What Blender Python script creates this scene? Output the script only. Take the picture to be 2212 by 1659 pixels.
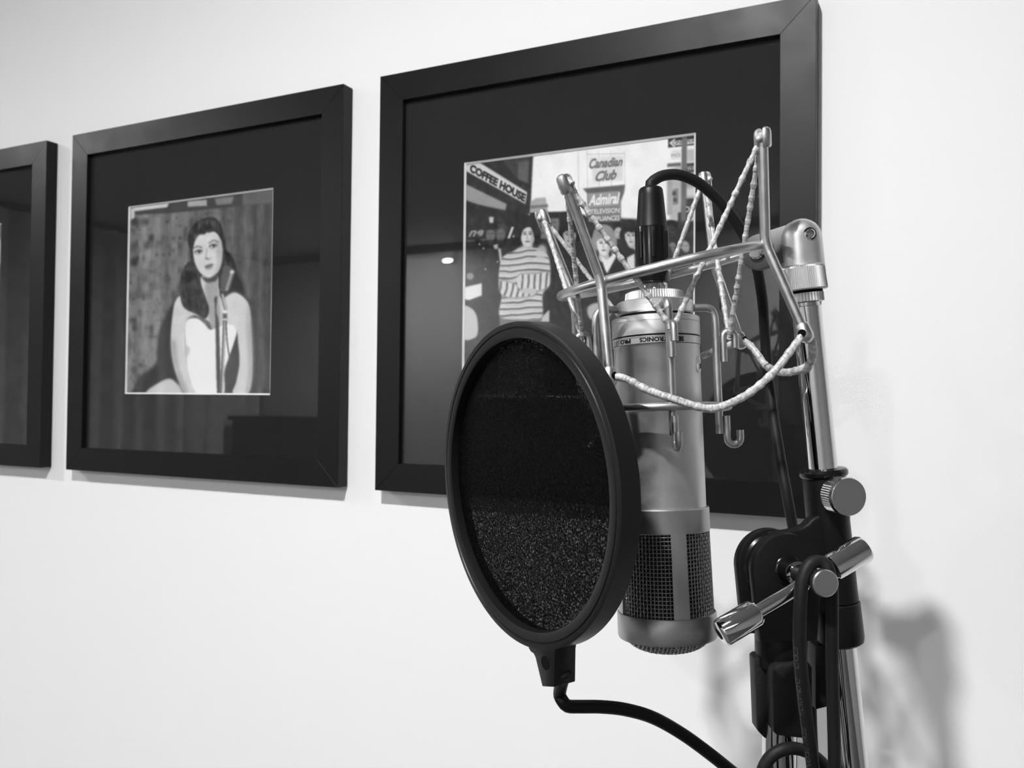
import bpy, bmesh, math, random
import numpy as np
from mathutils import Vector, Matrix

random.seed(7)
rng = np.random.default_rng(5)
for o in list(bpy.data.objects):
    bpy.data.objects.remove(o, do_unlink=True)
scene = bpy.context.scene
COL = scene.collection

# ------------------------------------------------------------------ camera
FPX, CX, CY = 1829.0, 1106.0, 829.5
YAW, PIT, ROL = (math.radians(a) for a in (25.96, 1.12, 0.57))
CAM = Vector((0.0, -0.9, 1.40))
_cy, _sy, _cp, _sp = math.cos(YAW), math.sin(YAW), math.cos(PIT), math.sin(PIT)
_R0 = Vector((_cy, _sy, 0)); FWD = Vector((-_sy*_cp, _cy*_cp, _sp)); _U0 = Vector((_sp*_sy, -_sp*_cy, _cp))
RGT = _R0*math.cos(ROL) + _U0*math.sin(ROL)
UPV = _U0*math.cos(ROL) - _R0*math.sin(ROL)
cam_data = bpy.data.cameras.new('camera')
cam_data.sensor_width = 36.0
cam_data.lens = FPX/2212*36.0
cam_data.clip_start = 0.02
cam_data.dof.use_dof = True
cam_data.dof.focus_distance = 0.55
cam_data.dof.aperture_fstop = 16.0
cam = bpy.data.objects.new('camera', cam_data)
COL.objects.link(cam)
mrot = Matrix((RGT, UPV, -FWD)).transposed()
cam.matrix_world = Matrix.Translation(CAM) @ mrot.to_4x4()
scene.camera = cam

# ------------------------------------------------------------------ world, exposure
world = bpy.data.worlds.new('world'); scene.world = world
world.use_nodes = True
world.node_tree.nodes['Background'].inputs[0].default_value = (0.05, 0.05, 0.05, 1)
vs = scene.view_settings
vs.view_transform = 'Standard'; vs.look = 'None'; vs.gamma = 1.0; vs.exposure = -0.16
vs.use_curve_mapping = False

# lamp powers (emission strengths of the lamps built further down)
DOWNLIGHT_A = 3450.0     # recessed ceiling spot above the camera
DOWNLIGHT_B = 3000.0     # second spot, further left
FILL_PANEL = 3.0             # unseen soft fill panel added at the back of the room
DOWNLIGHT_F = 3600.0     # spot washing the far wall behind the camera, and an added second one
SCONCE = 40.0

def P(px, py, D):
    """point of the place at depth D (metres along the viewing axis) under a pixel of the 2212x1659 frame"""
    return CAM + (FWD + RGT*((px-CX)/FPX) + UPV*((CY-py)/FPX))*D
def C3(X, Y, D):
    return CAM + RGT*X + UPV*Y + FWD*D
def vdir(x, y, d):
    v = RGT*x + UPV*y + FWD*d
    return v.normalized()
def on_plane(px, py, c, n):
    r = FWD + RGT*((px-CX)/FPX) + UPV*((CY-py)/FPX)
    return CAM + r*((c-CAM).dot(n)/r.dot(n))
def project(p):
    v = Vector(p)-CAM; F = v.dot(FWD)
    return CX+FPX*v.dot(RGT)/F, CY-FPX*v.dot(UPV)/F

# ------------------------------------------------------------------ materials
def s2l(g):
    g = g/255.0
    return g/12.92 if g <= 0.04045 else ((g+0.055)/1.055)**2.4
MATS = {}
def mat(name, base, rough=0.5, metal=0.0, spec=0.5, bump=None, coat=0.0, rough_var=None, aniso=0.0, col_var=None, emit=None):
    m = bpy.data.materials.new(name); m.use_nodes = True
    nt = m.node_tree; b = nt.nodes['Principled BSDF']
    b.inputs['Base Color'].default_value = (base, base, base, 1)
    b.inputs['Roughness'].default_value = rough
    b.inputs['Metallic'].default_value = metal
    b.inputs['Specular IOR Level'].default_value = spec
    b.inputs['Coat Weight'].default_value = coat
    b.inputs['Anisotropic'].default_value = aniso
    tc = nt.nodes.new('ShaderNodeTexCoord')
    def noise(scale, detail=3.0):
        n = nt.nodes.new('ShaderNodeTexNoise'); n.inputs['Scale'].default_value = scale
        n.inputs['Detail'].default_value = detail
        nt.links.new(tc.outputs['Object'], n.inputs['Vector']); return n
    def ramp(src, lo, hi):
        r = nt.nodes.new('ShaderNodeMapRange'); r.inputs['From Min'].default_value = 0.3; r.inputs['From Max'].default_value = 0.7
        r.inputs['To Min'].default_value = lo; r.inputs['To Max'].default_value = hi
        nt.links.new(src, r.inputs['Value']); return r.outputs['Result']
    if bump:
        n = noise(bump[0], bump[2] if len(bump) > 2 else 3.0)
        bp = nt.nodes.new('ShaderNodeBump'); bp.inputs['Strength'].default_value = bump[1]
        bp.inputs['Distance'].default_value = 0.001
        nt.links.new(n.outputs['Fac'], bp.inputs['Height']); nt.links.new(bp.outputs['Normal'], b.inputs['Normal'])
    if rough_var:
        nt.links.new(ramp(noise(rough_var[0]).outputs['Fac'], rough-rough_var[1], rough+rough_var[1]), b.inputs['Roughness'])
    if col_var:
        nt.links.new(ramp(noise(col_var[0]).outputs['Fac'], base*(1-col_var[1]), base*(1+col_var[1])), b.inputs['Base Color'])
    if emit:
        b.inputs['Emission Color'].default_value = (1, 1, 1, 1); b.inputs['Emission Strength'].default_value = emit
    MATS[name] = m
    return m

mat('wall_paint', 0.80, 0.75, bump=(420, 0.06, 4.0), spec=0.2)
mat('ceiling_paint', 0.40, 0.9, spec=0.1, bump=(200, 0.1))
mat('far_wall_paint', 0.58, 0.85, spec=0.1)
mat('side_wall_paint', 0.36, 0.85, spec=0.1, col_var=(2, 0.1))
mat('floor_wood', 0.07, 0.5, col_var=(3, 0.25))
mat('trim_paint', 0.6, 0.4)
mat('frame_black', 0.005, 0.40, spec=0.22, rough_var=(30, 0.04), bump=(900, 0.02))
mat('mat_board', 0.017, 0.9, spec=0.1)
mat('mat_core', 0.78, 0.8, spec=0.2, col_var=(60, 0.06))
mat('backing', 0.05, 0.9)
mat('satin_nickel', 0.58, 0.35, metal=1.0, rough_var=(160, 0.06), col_var=(40, 0.12), bump=(700, 0.03))
mat('dull_nickel', 0.40, 0.42, metal=1.0, rough_var=(140, 0.06), col_var=(60, 0.12))
mat('mic_satin', 0.62, 0.43, metal=1.0, rough_var=(90, 0.05), bump=(2200, 0.10), col_var=(25, 0.06))
mat('mic_ring', 0.46, 0.40, metal=1.0, rough_var=(90, 0.05), bump=(1500, 0.05))
mat('chrome', 0.72, 0.06, metal=1.0, rough_var=(300, 0.02))
mat('chrome_worn', 0.62, 0.16, metal=1.0, rough_var=(200, 0.06), col_var=(120, 0.08))
mat('brushed_cap', 0.45, 0.34, metal=1.0, rough_var=(600, 0.04), col_var=(500, 0.03))
mat('black_plastic', 0.005, 0.42, spec=0.22, bump=(900, 0.05))
mat('black_gloss', 0.004, 0.20, spec=0.32)
mat('black_ring', 0.006, 0.38, spec=0.25, bump=(700, 0.04))
mat('rough_plastic', 0.008, 0.55, spec=0.25, bump=(500, 0.35))
mat('cable_rubber', 0.008, 0.55, spec=0.22, bump=(900, 0.06))
mat('cable_print', 0.06, 0.6)
mat('dark_hole', 0.002, 0.8, spec=0.1)
mat('plate_grey', 0.11, 0.55, metal=1.0, col_var=(60, 0.1))
mat('swivel_cast', 0.66, 0.46, metal=1.0, col_var=(70, 0.08), bump=(900, 0.06))
mat('nut_nickel', 0.66, 0.40, metal=1.0)
mat('grille_wire', 0.30, 0.36, metal=1.0)
mat('inner_gauze', 0.06, 0.35, metal=0.8, bump=(1300, 0.9, 2.0), col_var=(900, 0.8))
mat('elastic', 0.40, 0.36, spec=0.6, col_var=(420, 0.45))
mat('engraved', 0.006, 0.6, spec=0.2)
mat('badge', 0.80, 0.12, metal=1.0)
mat('curtain_cloth', 0.60, 0.9, spec=0.1, col_var=(14, 0.15))
mat('cabinet_dark', 0.012, 0.45)
mat('lamp_trim', 0.7, 0.4)

def emission(name, strength):
    m = bpy.data.materials.new(name); m.use_nodes = True
    nt = m.node_tree; nt.nodes.remove(nt.nodes['Principled BSDF'])
    e = nt.nodes.new('ShaderNodeEmission'); e.inputs['Strength'].default_value = strength
    nt.links.new(e.outputs[0], nt.nodes['Material Output'].inputs[0]); MATS[name] = m
emission('lamp_a', DOWNLIGHT_A); emission('lamp_b', DOWNLIGHT_B); emission('fill_panel_glow', FILL_PANEL); emission('lamp_f', DOWNLIGHT_F); emission('lamp_sconce', SCONCE)

def glass_material():
    m = bpy.data.materials.new('picture_glass'); m.use_nodes = True
    nt = m.node_tree; N = nt.nodes; L = nt.links
    N.remove(N['Principled BSDF'])
    g = N.new('ShaderNodeNewGeometry')
    dot = N.new('ShaderNodeVectorMath'); dot.operation = 'DOT_PRODUCT'
    L.new(g.outputs['Normal'], dot.inputs[0]); L.new(g.outputs['Incoming'], dot.inputs[1])
    def mth(op, a, b=None):
        n = N.new('ShaderNodeMath'); n.operation = op
        if isinstance(a, (int, float)): n.inputs[0].default_value = a
        else: L.new(a, n.inputs[0])
        if b is not None:
            if isinstance(b, (int, float)): n.inputs[1].default_value = b
            else: L.new(b, n.inputs[1])
        return n.outputs[0]
    c = mth('ABSOLUTE', dot.outputs['Value'])
    k = mth('POWER', mth('SUBTRACT', 1.0, c), 5.0)
    F = mth('ADD', 0.043, mth('MULTIPLY', k, 0.957))
    tr = N.new('ShaderNodeBsdfTransparent'); tr.inputs[0].default_value = (0.97, 0.97, 0.97, 1)
    gl = N.new('ShaderNodeBsdfGlossy'); gl.inputs['Roughness'].default_value = 0.015
    mx = N.new('ShaderNodeMixShader')
    L.new(F, mx.inputs[0]); L.new(tr.outputs[0], mx.inputs[1]); L.new(gl.outputs[0], mx.inputs[2])
    L.new(mx.outputs[0], N['Material Output'].inputs[0])
    MATS['picture_glass'] = m
glass_material()

def fabric_material():
    """black stretched nylon: mostly opaque threads with tiny open cells between them"""
    m = bpy.data.materials.new('pop_fabric'); m.use_nodes = True
    nt = m.node_tree; N = nt.nodes; L = nt.links
    b = N['Principled BSDF']; b.inputs['Base Color'].default_value = (0.0018, 0.0018, 0.0018, 1); b.inputs['Roughness'].default_value = 0.6
    b.inputs['Specular IOR Level'].default_value = 0.05
    tc = N.new('ShaderNodeTexCoord')
    v = N.new('ShaderNodeTexVoronoi'); v.inputs['Scale'].default_value = 850.0
    L.new(tc.outputs['Object'], v.inputs['Vector'])
    n = N.new('ShaderNodeTexNoise'); n.inputs['Scale'].default_value = 900.0; n.inputs['Detail'].default_value = 2.0
    L.new(tc.outputs['Object'], n.inputs['Vector'])
    r = N.new('ShaderNodeMapRange'); r.inputs['From Min'].default_value = 0.40; r.inputs['From Max'].default_value = 0.60
    r.inputs['To Min'].default_value = 0.0; r.inputs['To Max'].default_value = 0.72
    L.new(n.outputs['Fac'], r.inputs['Value'])
    bp = N.new('ShaderNodeBump'); bp.inputs['Strength'].default_value = 0.5; bp.inputs['Distance'].default_value = 0.0006
    L.new(v.outputs['Distance'], bp.inputs['Height']); L.new(bp.outputs['Normal'], b.inputs['Normal'])
    tr = N.new('ShaderNodeBsdfTransparent'); mx = N.new('ShaderNodeMixShader')
    L.new(r.outputs['Result'], mx.inputs[0]); L.new(b.outputs[0], mx.inputs[1]); L.new(tr.outputs[0], mx.inputs[2])
    L.new(mx.outputs[0], N['Material Output'].inputs[0])
    MATS['pop_fabric'] = m
fabric_material()

def print_material():
    m = bpy.data.materials.new('photo_print'); m.use_nodes = True
    nt = m.node_tree; b = nt.nodes['Principled BSDF']
    a = nt.nodes.new('ShaderNodeVertexColor'); a.layer_name = 'ink'
    nt.links.new(a.outputs['Color'], b.inputs['Base Color'])
    b.inputs['Roughness'].default_value = 0.6; b.inputs['Specular IOR Level'].default_value = 0.2
    MATS['photo_print'] = m
print_material()

# ------------------------------------------------------------------ object helpers
def tag(o, label=None, cat=None, group=None, kind=None):
    if label: o['label'] = label
    if cat: o['category'] = cat
    if group: o['group'] = group
    if kind: o['kind'] = kind
    return o
def thing(name, loc, label, cat, group=None):
    o = bpy.data.objects.new(name, None); COL.objects.link(o)
    o.location = loc; o.empty_display_size = 0.02
    o['org'] = tuple(loc)
    return tag(o, label, cat, group)
def origin_of(o):
    p = o; v = Vector((0, 0, 0))
    while p is not None:
        v += Vector(p.location); p = p.parent
    return v

class MB:
    def __init__(s): s.v = []; s.f = []
    def add(s, verts, faces):
        k = len(s.v); s.v += [tuple(q) for q in verts]; s.f += [tuple(i+k for i in f) for f in faces]; return s
    def box(s, c, hx, hy, hz, X=Vector((1, 0, 0)), Y=Vector((0, 1, 0)), Z=Vector((0, 0, 1))):
        c = Vector(c); vs_ = []
        for a in (-1, 1):
            for b in (-1, 1):
                for d in (-1, 1): vs_.append(c + X*hx*a + Y*hy*b + Z*hz*d)
        return s.add(vs_, [(0, 1, 3, 2), (4, 6, 7, 5), (0, 4, 5, 1), (2, 3, 7, 6), (0, 2, 6, 4), (1, 5, 7, 3)])
    def minmax(s, a, b):
        a, b = Vector(a), Vector(b)
        return s.box((a+b)/2, (b-a).x/2, (b-a).y/2, (b-a).z/2)
    def tube(s, pts, r, sides=12, caps=True, closed=False, lump=None):
        pts = [Vector(p) for p in pts]; n = len(pts)
        T = []
        for i in range(n):
            a = pts[(i-1) % n] if (closed or i > 0) else pts[0]
            b = pts[(i+1) % n] if (closed or i < n-1) else pts[-1]
            T.append((b-a).normalized())
        ref = Vector((0.13, 0.31, 0.94))
        if abs(ref.dot(T[0])) > 0.95: ref = Vector((1, 0, 0))
        N = (ref - T[0]*ref.dot(T[0])).normalized()
        fr = []
        for i in range(n):
            N = (N - T[i]*N.dot(T[i])).normalized(); fr.append((N.copy(), T[i].cross(N)))
        vs_ = []; L = 0.0
        for i in range(n):
            if i: L += (pts[i]-pts[i-1]).length
            ri = r[i] if isinstance(r, (list, tuple)) else r
            for k in range(sides):
                a = 2*math.pi*k/sides
                q = ri*(lump(L, a) if lump else 1.0)
                vs_.append(pts[i] + fr[i][0]*math.cos(a)*q + fr[i][1]*math.sin(a)*q)
        fs = []
        for i in range(n if closed else n-1):
            j = (i+1) % n
            for k in range(sides):
                l = (k+1) % sides
                fs.append((i*sides+k, i*sides+l, j*sides+l, j*sides+k))
        if caps and not closed:
            fs.append(tuple(range(sides-1, -1, -1))); fs.append(tuple((n-1)*sides+k for k in range(sides)))
        s.frames = fr; s.pts = pts
        return s.add(vs_, fs)
    def lathe(s, o, ax, prof, seg=48, ridge=None, ref=None, a0=0.0, a1=2*math.pi):
        """prof: (along axis, radius); ridge(k) scales the radius of column k where the third profile value is 1"""
        o = Vector(o); ax = Vector(ax).normalized()
        r0 = Vector(ref) if ref is not None else (Vector((0, 0, 1)) if abs(ax.z) < 0.9 else Vector((1, 0, 0)))
        X = (r0 - ax*r0.dot(ax)).normalized(); Y = ax.cross(X)
        full = abs(a1-a0-2*math.pi) < 1e-6
        cols = seg if full else seg+1
        vs_ = []
        for p in prof:
            for k in range(cols):
                a = a0+(a1-a0)*k/seg
                q = p[1]*(ridge(k) if (ridge and len(p) > 2) else 1.0)
                vs_.append(o + ax*p[0] + (X*math.cos(a)+Y*math.sin(a))*q)
        fs = []
        for i in range(len(prof)-1):
            for k in range(seg):
                l = (k+1) % cols
                fs.append((i*cols+k, i*cols+l, (i+1)*cols+l, (i+1)*cols+k))
        if prof[0][1] > 1e-6: fs.append(tuple(range(cols-1, -1, -1)))
        if prof[-1][1] > 1e-6: fs.append(tuple((len(prof)-1)*cols+k for k in range(cols)))
        if not full:
            n = len(prof)
            fs.append(tuple([i*cols for i in range(n)]+[i*cols+seg for i in range(n-1, -1, -1)]))
        return s.add(vs_, fs)
    def ringsolid(s, o, ax, prof, seg=96):
        """closed profile loop revolved (a ring)"""
        o = Vector(o); ax = Vector(ax).normalized()
        r0 = Vector((0, 0, 1)) if abs(ax.z) < 0.9 else Vector((1, 0, 0))
        X = (r0 - ax*r0.dot(ax)).normalized(); Y = ax.cross(X); m = len(prof)
        vs_ = [o + ax*p[0] + (X*math.cos(2*math.pi*k/seg)+Y*math.sin(2*math.pi*k/seg))*p[1] for k in range(seg) for p in prof]
        fs = []
        for k in range(seg):
            l = (k+1) % seg
            for i in range(m):
                j = (i+1) % m
                fs.append((k*m+i, k*m+j, l*m+j, l*m+i))
        return s.add(vs_, fs)
    def prism(s, poly, ex):
        """polygon (3-D points) extruded by the vector ex"""
        n = len(poly); ex = Vector(ex)
        vs_ = [Vector(p) for p in poly]+[Vector(p)+ex for p in poly]
        fs = [tuple(range(n)), tuple(range(2*n-1, n-1, -1))]
        for i in range(n):
            j = (i+1) % n; fs.append((i, i+n, j+n, j))
        return s.add(vs_, fs)
    def build(s, name, material, parent=None, smooth=35, bevel=0.0, bseg=2, loc=None):
        o0 = origin_of(parent) if parent is not None else Vector(loc if loc is not None else (0, 0, 0))
        me = bpy.data.meshes.new(name)
        me.from_pydata([tuple(Vector(q)-o0) for q in s.v], [], s.f)
        bm = bmesh.new(); bm.from_mesh(me)
        bmesh.ops.recalc_face_normals(bm, faces=bm.faces)
        if bevel:
            ed = [e for e in bm.edges if len(e.link_faces) == 2 and e.calc_face_angle(0) > math.radians(30)]
            bmesh.ops.bevel(bm, geom=ed, offset=bevel, segments=bseg, affect='EDGES', profile=0.5, clamp_overlap=True)
        bm.to_mesh(me); bm.free()
        if smooth:
            me.polygons.foreach_set('use_smooth', [True]*len(me.polygons))
            me.set_sharp_from_angle(angle=math.radians(smooth))
        me.materials.append(MATS[material] if isinstance(material, str) else material)
        o = bpy.data.objects.new(name, me); COL.objects.link(o)
        if parent is not None: o.parent = parent
        elif loc is not None: o.location = loc
        return o

def spline(pts, per=10, closed=False):
    pts = [Vector(p) for p in pts]; n = len(pts); out = []
    rngi = range(n) if closed else range(n-1)
    for i in rngi:
        p1, p2 = pts[i], pts[(i+1) % n]
        p0 = pts[(i-1) % n] if (closed or i > 0) else p1*2-p2
        p3 = pts[(i+2) % n] if (closed or i < n-2) else p2*2-p1
        for k in range(per):
            t = k/per
            out.append(0.5*((2*p1)+(p2-p0)*t+(2*p0-5*p1+4*p2-p3)*t*t+(3*p1-p0-3*p2+p3)*t**3))
    if not closed: out.append(pts[-1])
    return out
def resample(pts, step):
    out = [pts[0]]; acc = 0.0
    for a, b in zip(pts, pts[1:]):
        seg = (b-a).length
        if seg < 1e-9: continue
        d = step-acc
        while d <= seg:
            out.append(a+(b-a)*(d/seg)); d += step
        acc = seg-(d-step)
    if (out[-1]-pts[-1]).length > step*0.3: out.append(pts[-1])
    return out

def text_mesh(body, shear=0.0, bold=0.0):
    """2-D triangles of a line of lettering, cap height about 0.7, from the built-in font"""
    cu = bpy.data.curves.new('lettering_curve', 'FONT'); cu.body = body; cu.shear = shear; cu.offset = bold; cu.resolution_u = 3
    ob = bpy.data.objects.new('lettering_source', cu); COL.objects.link(ob)
    bpy.context.view_layer.update()
    me = bpy.data.meshes.new_from_object(ob)
    me.calc_loop_triangles()
    v = np.array([q.co[:2] for q in me.vertices]) if len(me.vertices) else np.zeros((0, 2))
    t = np.array([q.vertices[:] for q in me.loop_triangles], dtype=int)
    bpy.data.objects.remove(ob, do_unlink=True); bpy.data.curves.remove(cu); bpy.data.meshes.remove(me)
    return v, t

# ------------------------------------------------------------------ the room
CEIL = 2.55
XL, XR, YB = -4.95, 2.4, -4.5
def struct(name, a, b, m):
    o = MB().minmax(a, b).build(name, m, smooth=0); o['kind'] = 'structure'; return o
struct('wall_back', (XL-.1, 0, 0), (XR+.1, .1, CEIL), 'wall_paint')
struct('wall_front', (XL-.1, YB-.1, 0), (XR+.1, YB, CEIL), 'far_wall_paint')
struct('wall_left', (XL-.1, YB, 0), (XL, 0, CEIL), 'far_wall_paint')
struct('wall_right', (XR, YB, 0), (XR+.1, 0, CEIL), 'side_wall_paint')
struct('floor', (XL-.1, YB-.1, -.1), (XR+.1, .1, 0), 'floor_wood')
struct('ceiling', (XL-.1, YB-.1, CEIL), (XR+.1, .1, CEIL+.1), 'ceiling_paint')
struct('baseboard_back', (XL, -.014, 0), (XR, 0, .10), 'trim_paint')
struct('trim_1', (XL, YB, CEIL-.06), (XR, YB+.03, CEIL), 'cabinet_dark')

def downlight(x, y, m, label, r=0.042):
    t = thing('recessed_ceiling_light', (x, y, CEIL), label, 'ceiling light', 'recessed ceiling spots')
    MB().ringsolid((x, y, CEIL), (0, 0, -1), [(0, r), (0, r+.018), (.004, r+.016), (.006, r+.002)], 40).build('trim_ring', 'lamp_trim', t)
    MB().lathe((x, y, CEIL), (0, 0, -1), [(0.001, 0.0), (0.002, r*.7), (0.001, r)], 32).build('lens', m, t)
downlight(-0.335, -1.34, 'lamp_a', 'recessed ceiling spot lighting the pictures from just above the microphone', r=.041)
downlight(-3.00, -1.25, 'lamp_b', 'recessed ceiling spot further left along the picture wall')
downlight(-3.30, -4.02, 'lamp_f', 'recessed ceiling spot washing the left part of the far wall')
downlight(-0.42, -4.02, 'lamp_f', 'unseen ceiling spot added to brighten the far wall straight behind the camera')  # added spot: brightens the far wall mirrored in the glass, lens kept out of sight
struct('trim_2', (-3.46, YB, 0), (-3.40, YB+.012, 2.3), 'trim_paint')
t = thing('added_fill_panel', (0.9, -3.1, CEIL), 'large unseen fill panel added on the ceiling at the back of the room', 'ceiling light')  # unseen glowing panel, added only for soft fill light
MB().minmax((0.2, -3.6, CEIL-.02), (1.6, -2.6, CEIL)).build('housing', 'lamp_trim', t, bevel=.004)
MB().minmax((0.24, -3.56, CEIL-.024), (1.56, -2.64, CEIL-.0205)).build('diffuser', 'fill_panel_glow', t)
sx, sz = -3.14, 2.42
t = thing('wall_sconce', (sx, YB, sz), 'small round wall lamp mirrored in the glass of the street picture', 'wall lamp')
MB().minmax((sx-.05, YB, sz-.022), (sx+.05, YB+.02, sz+.022)).build('back_plate', 'lamp_trim', t, bevel=.008)
q = MB()
q.v = []; NS = 24
for k in range(7):
    e = math.sin(math.pi/2*k/6); z_ = math.cos(math.pi/2*k/6)
    q.v += [(sx+.044*max(z_, .02)*math.cos(2*math.pi*a/NS), YB+.02+.02*e, sz+.017*max(z_, .02)*math.sin(2*math.pi*a/NS)) for a in range(NS)]
q.f = [(k*NS+a, k*NS+(a+1) % NS, (k+1)*NS+(a+1) % NS, (k+1)*NS+a) for k in range(6) for a in range(NS)]+[tuple(6*NS+a for a in range(NS))]
q.build('globe', 'lamp_sconce', t)

# curtain on the left wall, seen only in the picture glass
t = thing('curtain', (XL+.1, -3.3, 0), 'pale floor-length curtain in folds mirrored in the singer picture', 'curtain')
mb = MB(); n = 260; ys = [-4.45+2.75*i/n for i in range(n+1)]
fold = [0.045*math.sin(y*33)+0.018*math.sin(y*71+1)+0.012*math.sin(y*14) for y in ys]
vv = [(XL+.10+f, y, .03) for y, f in zip(ys, fold)]+[(XL+.10+f*.7, y, 2.50) for y, f in zip(ys, fold)]
vv += [(q[0]-.004, q[1], q[2]) for q in vv]
ff = []
for i in range(n):
    ff += [(i, i+1, n+2+i, n+1+i), (2*(n+1)+i, 3*(n+1)+i, 3*(n+1)+i+1, 2*(n+1)+i+1)]
mb.add(vv, ff)
mb.build('cloth', 'curtain_cloth', t, smooth=180)
MB().tube([(XL+.1, -4.48, 2.515), (XL+.1, -1.6, 2.515)], .014, 12).build('rail', 'cabinet_dark', t)
# dark cabinet mirrored low in the singer picture
t = thing('cabinet', (-4.28, -4.23, 0), 'tall black cabinet mirrored low in the singer picture', 'cabinet')
MB().minmax((-4.76, -4.46, .06), (-3.80, -4.02, 1.23)).build('body', 'cabinet_dark', t, bevel=.004)
MB().minmax((-4.78, -4.47, 1.23), (-3.78, -3.99, 1.262)).build('top', 'cabinet_dark', t, bevel=.004)
for k in (0, 1):
    d = MB().minmax((-4.74+.47*k, -4.02, .1), (-4.29+.47*k, -4.002, 1.20)).build('door', 'cabinet_dark', t, bevel=.003)
    MB().tube([(-4.33+.12*k, -3.985, .6), (-4.33+.12*k, -3.985, .75)], .006, 10).build('handle', 'chrome', d)
for ax in (-4.71, -3.85):
    for ay in (-4.42, -4.06):
        MB().lathe((ax, ay, 0), (0, 0, 1), [(0, .018), (.06, .025)], 16).build('leg', 'cabinet_dark', t)

# ------------------------------------------------------------------ printed pictures (painted as vertex ink)
class Canvas:
    def __init__(s, w, h, ss, bg):
        s.w, s.h, s.k = int(w*ss), int(h*ss), ss
        s.a = np.full((s.h, s.w), float(bg)); s.yy, s.xx = np.mgrid[0:s.h, 0:s.w].astype(float)
        s.X = (s.xx+.5)/ss; s.Y = (s.yy+.5)/ss
    def _blur(s, m, r):
        r = int(round(r*s.k))
        if r < 1: return m
        for _ in range(2):
            for ax in (0, 1):
                p = np.pad(m, [(r+1, r) if i == ax else (0, 0) for i in (0, 1)], mode='edge')
                c = np.cumsum(p, axis=ax); n = 2*r+1
                m = (np.take(c, range(n, c.shape[ax]), axis=ax)-np.take(c, range(0, c.shape[ax]-n), axis=ax))/n
        return m
    def mask_poly(s, pts):
        pts = [(float(x), float(y)) for x, y in pts]
        m = np.zeros((s.h, s.w), bool); n = len(pts)
        y0 = max(0, int(min(p[1] for p in pts)*s.k)-1); y1 = min(s.h, int(max(p[1] for p in pts)*s.k)+2)
        x0 = max(0, int(min(p[0] for p in pts)*s.k)-1); x1 = min(s.w, int(max(p[0] for p in pts)*s.k)+2)
        if y1 <= y0 or x1 <= x0: return m
        X = s.X[y0:y1, x0:x1]; Y = s.Y[y0:y1, x0:x1]; q = np.zeros(X.shape, bool)
        for i in range(n):
            (ax, ay), (bx, by) = pts[i], pts[(i+1) % n]
            if ay == by: continue
            q ^= ((ay > Y) != (by > Y)) & (X < (bx-ax)*(Y-ay)/(by-ay)+ax)
        m[y0:y1, x0:x1] = q
        return m
    def put(s, m, g, blur=2, op=1.0):
        m = s._blur(m.astype(float), blur)*op
        s.a = s.a*(1-m)+g*m
        return s
    def poly(s, pts, g, blur=2, op=1.0): return s.put(s.mask_poly(pts), g, blur, op)
    def smooth(s, pts, g, blur=3, op=1.0):
        q = spline([Vector((x, y, 0)) for x, y in pts], 6, True)
        return s.put(s.mask_poly([(v.x, v.y) for v in q]), g, blur, op)
    def ell(s, cx, cy, rx, ry, g, ang=0.0, blur=3, op=1.0):
        c, d = math.cos(math.radians(ang)), math.sin(math.radians(ang))
        u = (s.X-cx)*c+(s.Y-cy)*d; v = -(s.X-cx)*d+(s.Y-cy)*c
        return s.put((u/rx)**2+(v/ry)**2 < 1, g, blur, op)
    def line(s, pts, w, g, blur=2, op=1.0):
        m = np.zeros((s.h, s.w), bool)
        for (ax, ay), (bx, by) in zip(pts, pts[1:]):
            L2 = (bx-ax)**2+(by-ay)**2+1e-9
            t_ = np.clip(((s.X-ax)*(bx-ax)+(s.Y-ay)*(by-ay))/L2, 0, 1)
            m |= (s.X-ax-t_*(bx-ax))**2+(s.Y-ay-t_*(by-ay))**2 < (w/2)**2
        return s.put(m, g, blur, op)
    def text(s, body, quad, g, shear=0.0, bold=0.0, blur=1, op=1.0):
        """lettering stretched into a quad: bottom-left, bottom-right, top-right, top-left"""
        v, tr = text_mesh(body, shear, bold)
        lo, hi = v.min(0), v.max(0); uv = (v-lo)/(hi-lo)
        bl, br, trr, tl = (np.array(q, float) for q in quad)
        p = (bl[None]*(1-uv[:, :1])*(1-uv[:, 1:])+br[None]*uv[:, :1]*(1-uv[:, 1:])+trr[None]*uv[:, :1]*uv[:, 1:]+tl[None]*(1-uv[:, :1])*uv[:, 1:])
        m = np.zeros((s.h, s.w), bool)
        for a in tr: m |= s.mask_poly(p[a])
        return s.put(m, g, blur, op)
    def texture(s, pts, nz, blur=4):
        q = spline([Vector((x, y, 0)) for x, y in pts], 6, True)
        m = s._blur(s.mask_poly([(v.x, v.y) for v in q]).astype(float), blur)
        s.a = s.a+m*nz
        return s
    def noise(s, sx_, sy_, amp, seed):
        r = np.random.default_rng(seed); gh, gw = int(s.h/s.k/sy_)+3, int(s.w/s.k/sx_)+3
        g = r.normal(size=(gh, gw)); fx = s.X/sx_; fy = s.Y/sy_
        ix, iy = fx.astype(int), fy.astype(int); tx, ty = fx-ix, fy-iy
        tx = tx*tx*(3-2*tx); ty = ty*ty*(3-2*ty)
        q = g[iy, ix]*(1-tx)*(1-ty)+g[iy, ix+1]*tx*(1-ty)+g[iy+1, ix]*(1-tx)*ty+g[iy+1, ix+1]*tx*ty
        return q*amp
    def sample(s, x, y):
        fx = np.clip(x*s.k-.5, 0, s.w-1.001); fy = np.clip(y*s.k-.5, 0, s.h-1.001)
        ix, iy = fx.astype(int), fy.astype(int); tx, ty = fx-ix, fy-iy
        a = s.a
        return a[iy, ix]*(1-tx)*(1-ty)+a[iy, ix+1]*tx*(1-ty)+a[iy+1, ix]*(1-tx)*ty+a[iy+1, ix+1]*tx*ty

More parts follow.
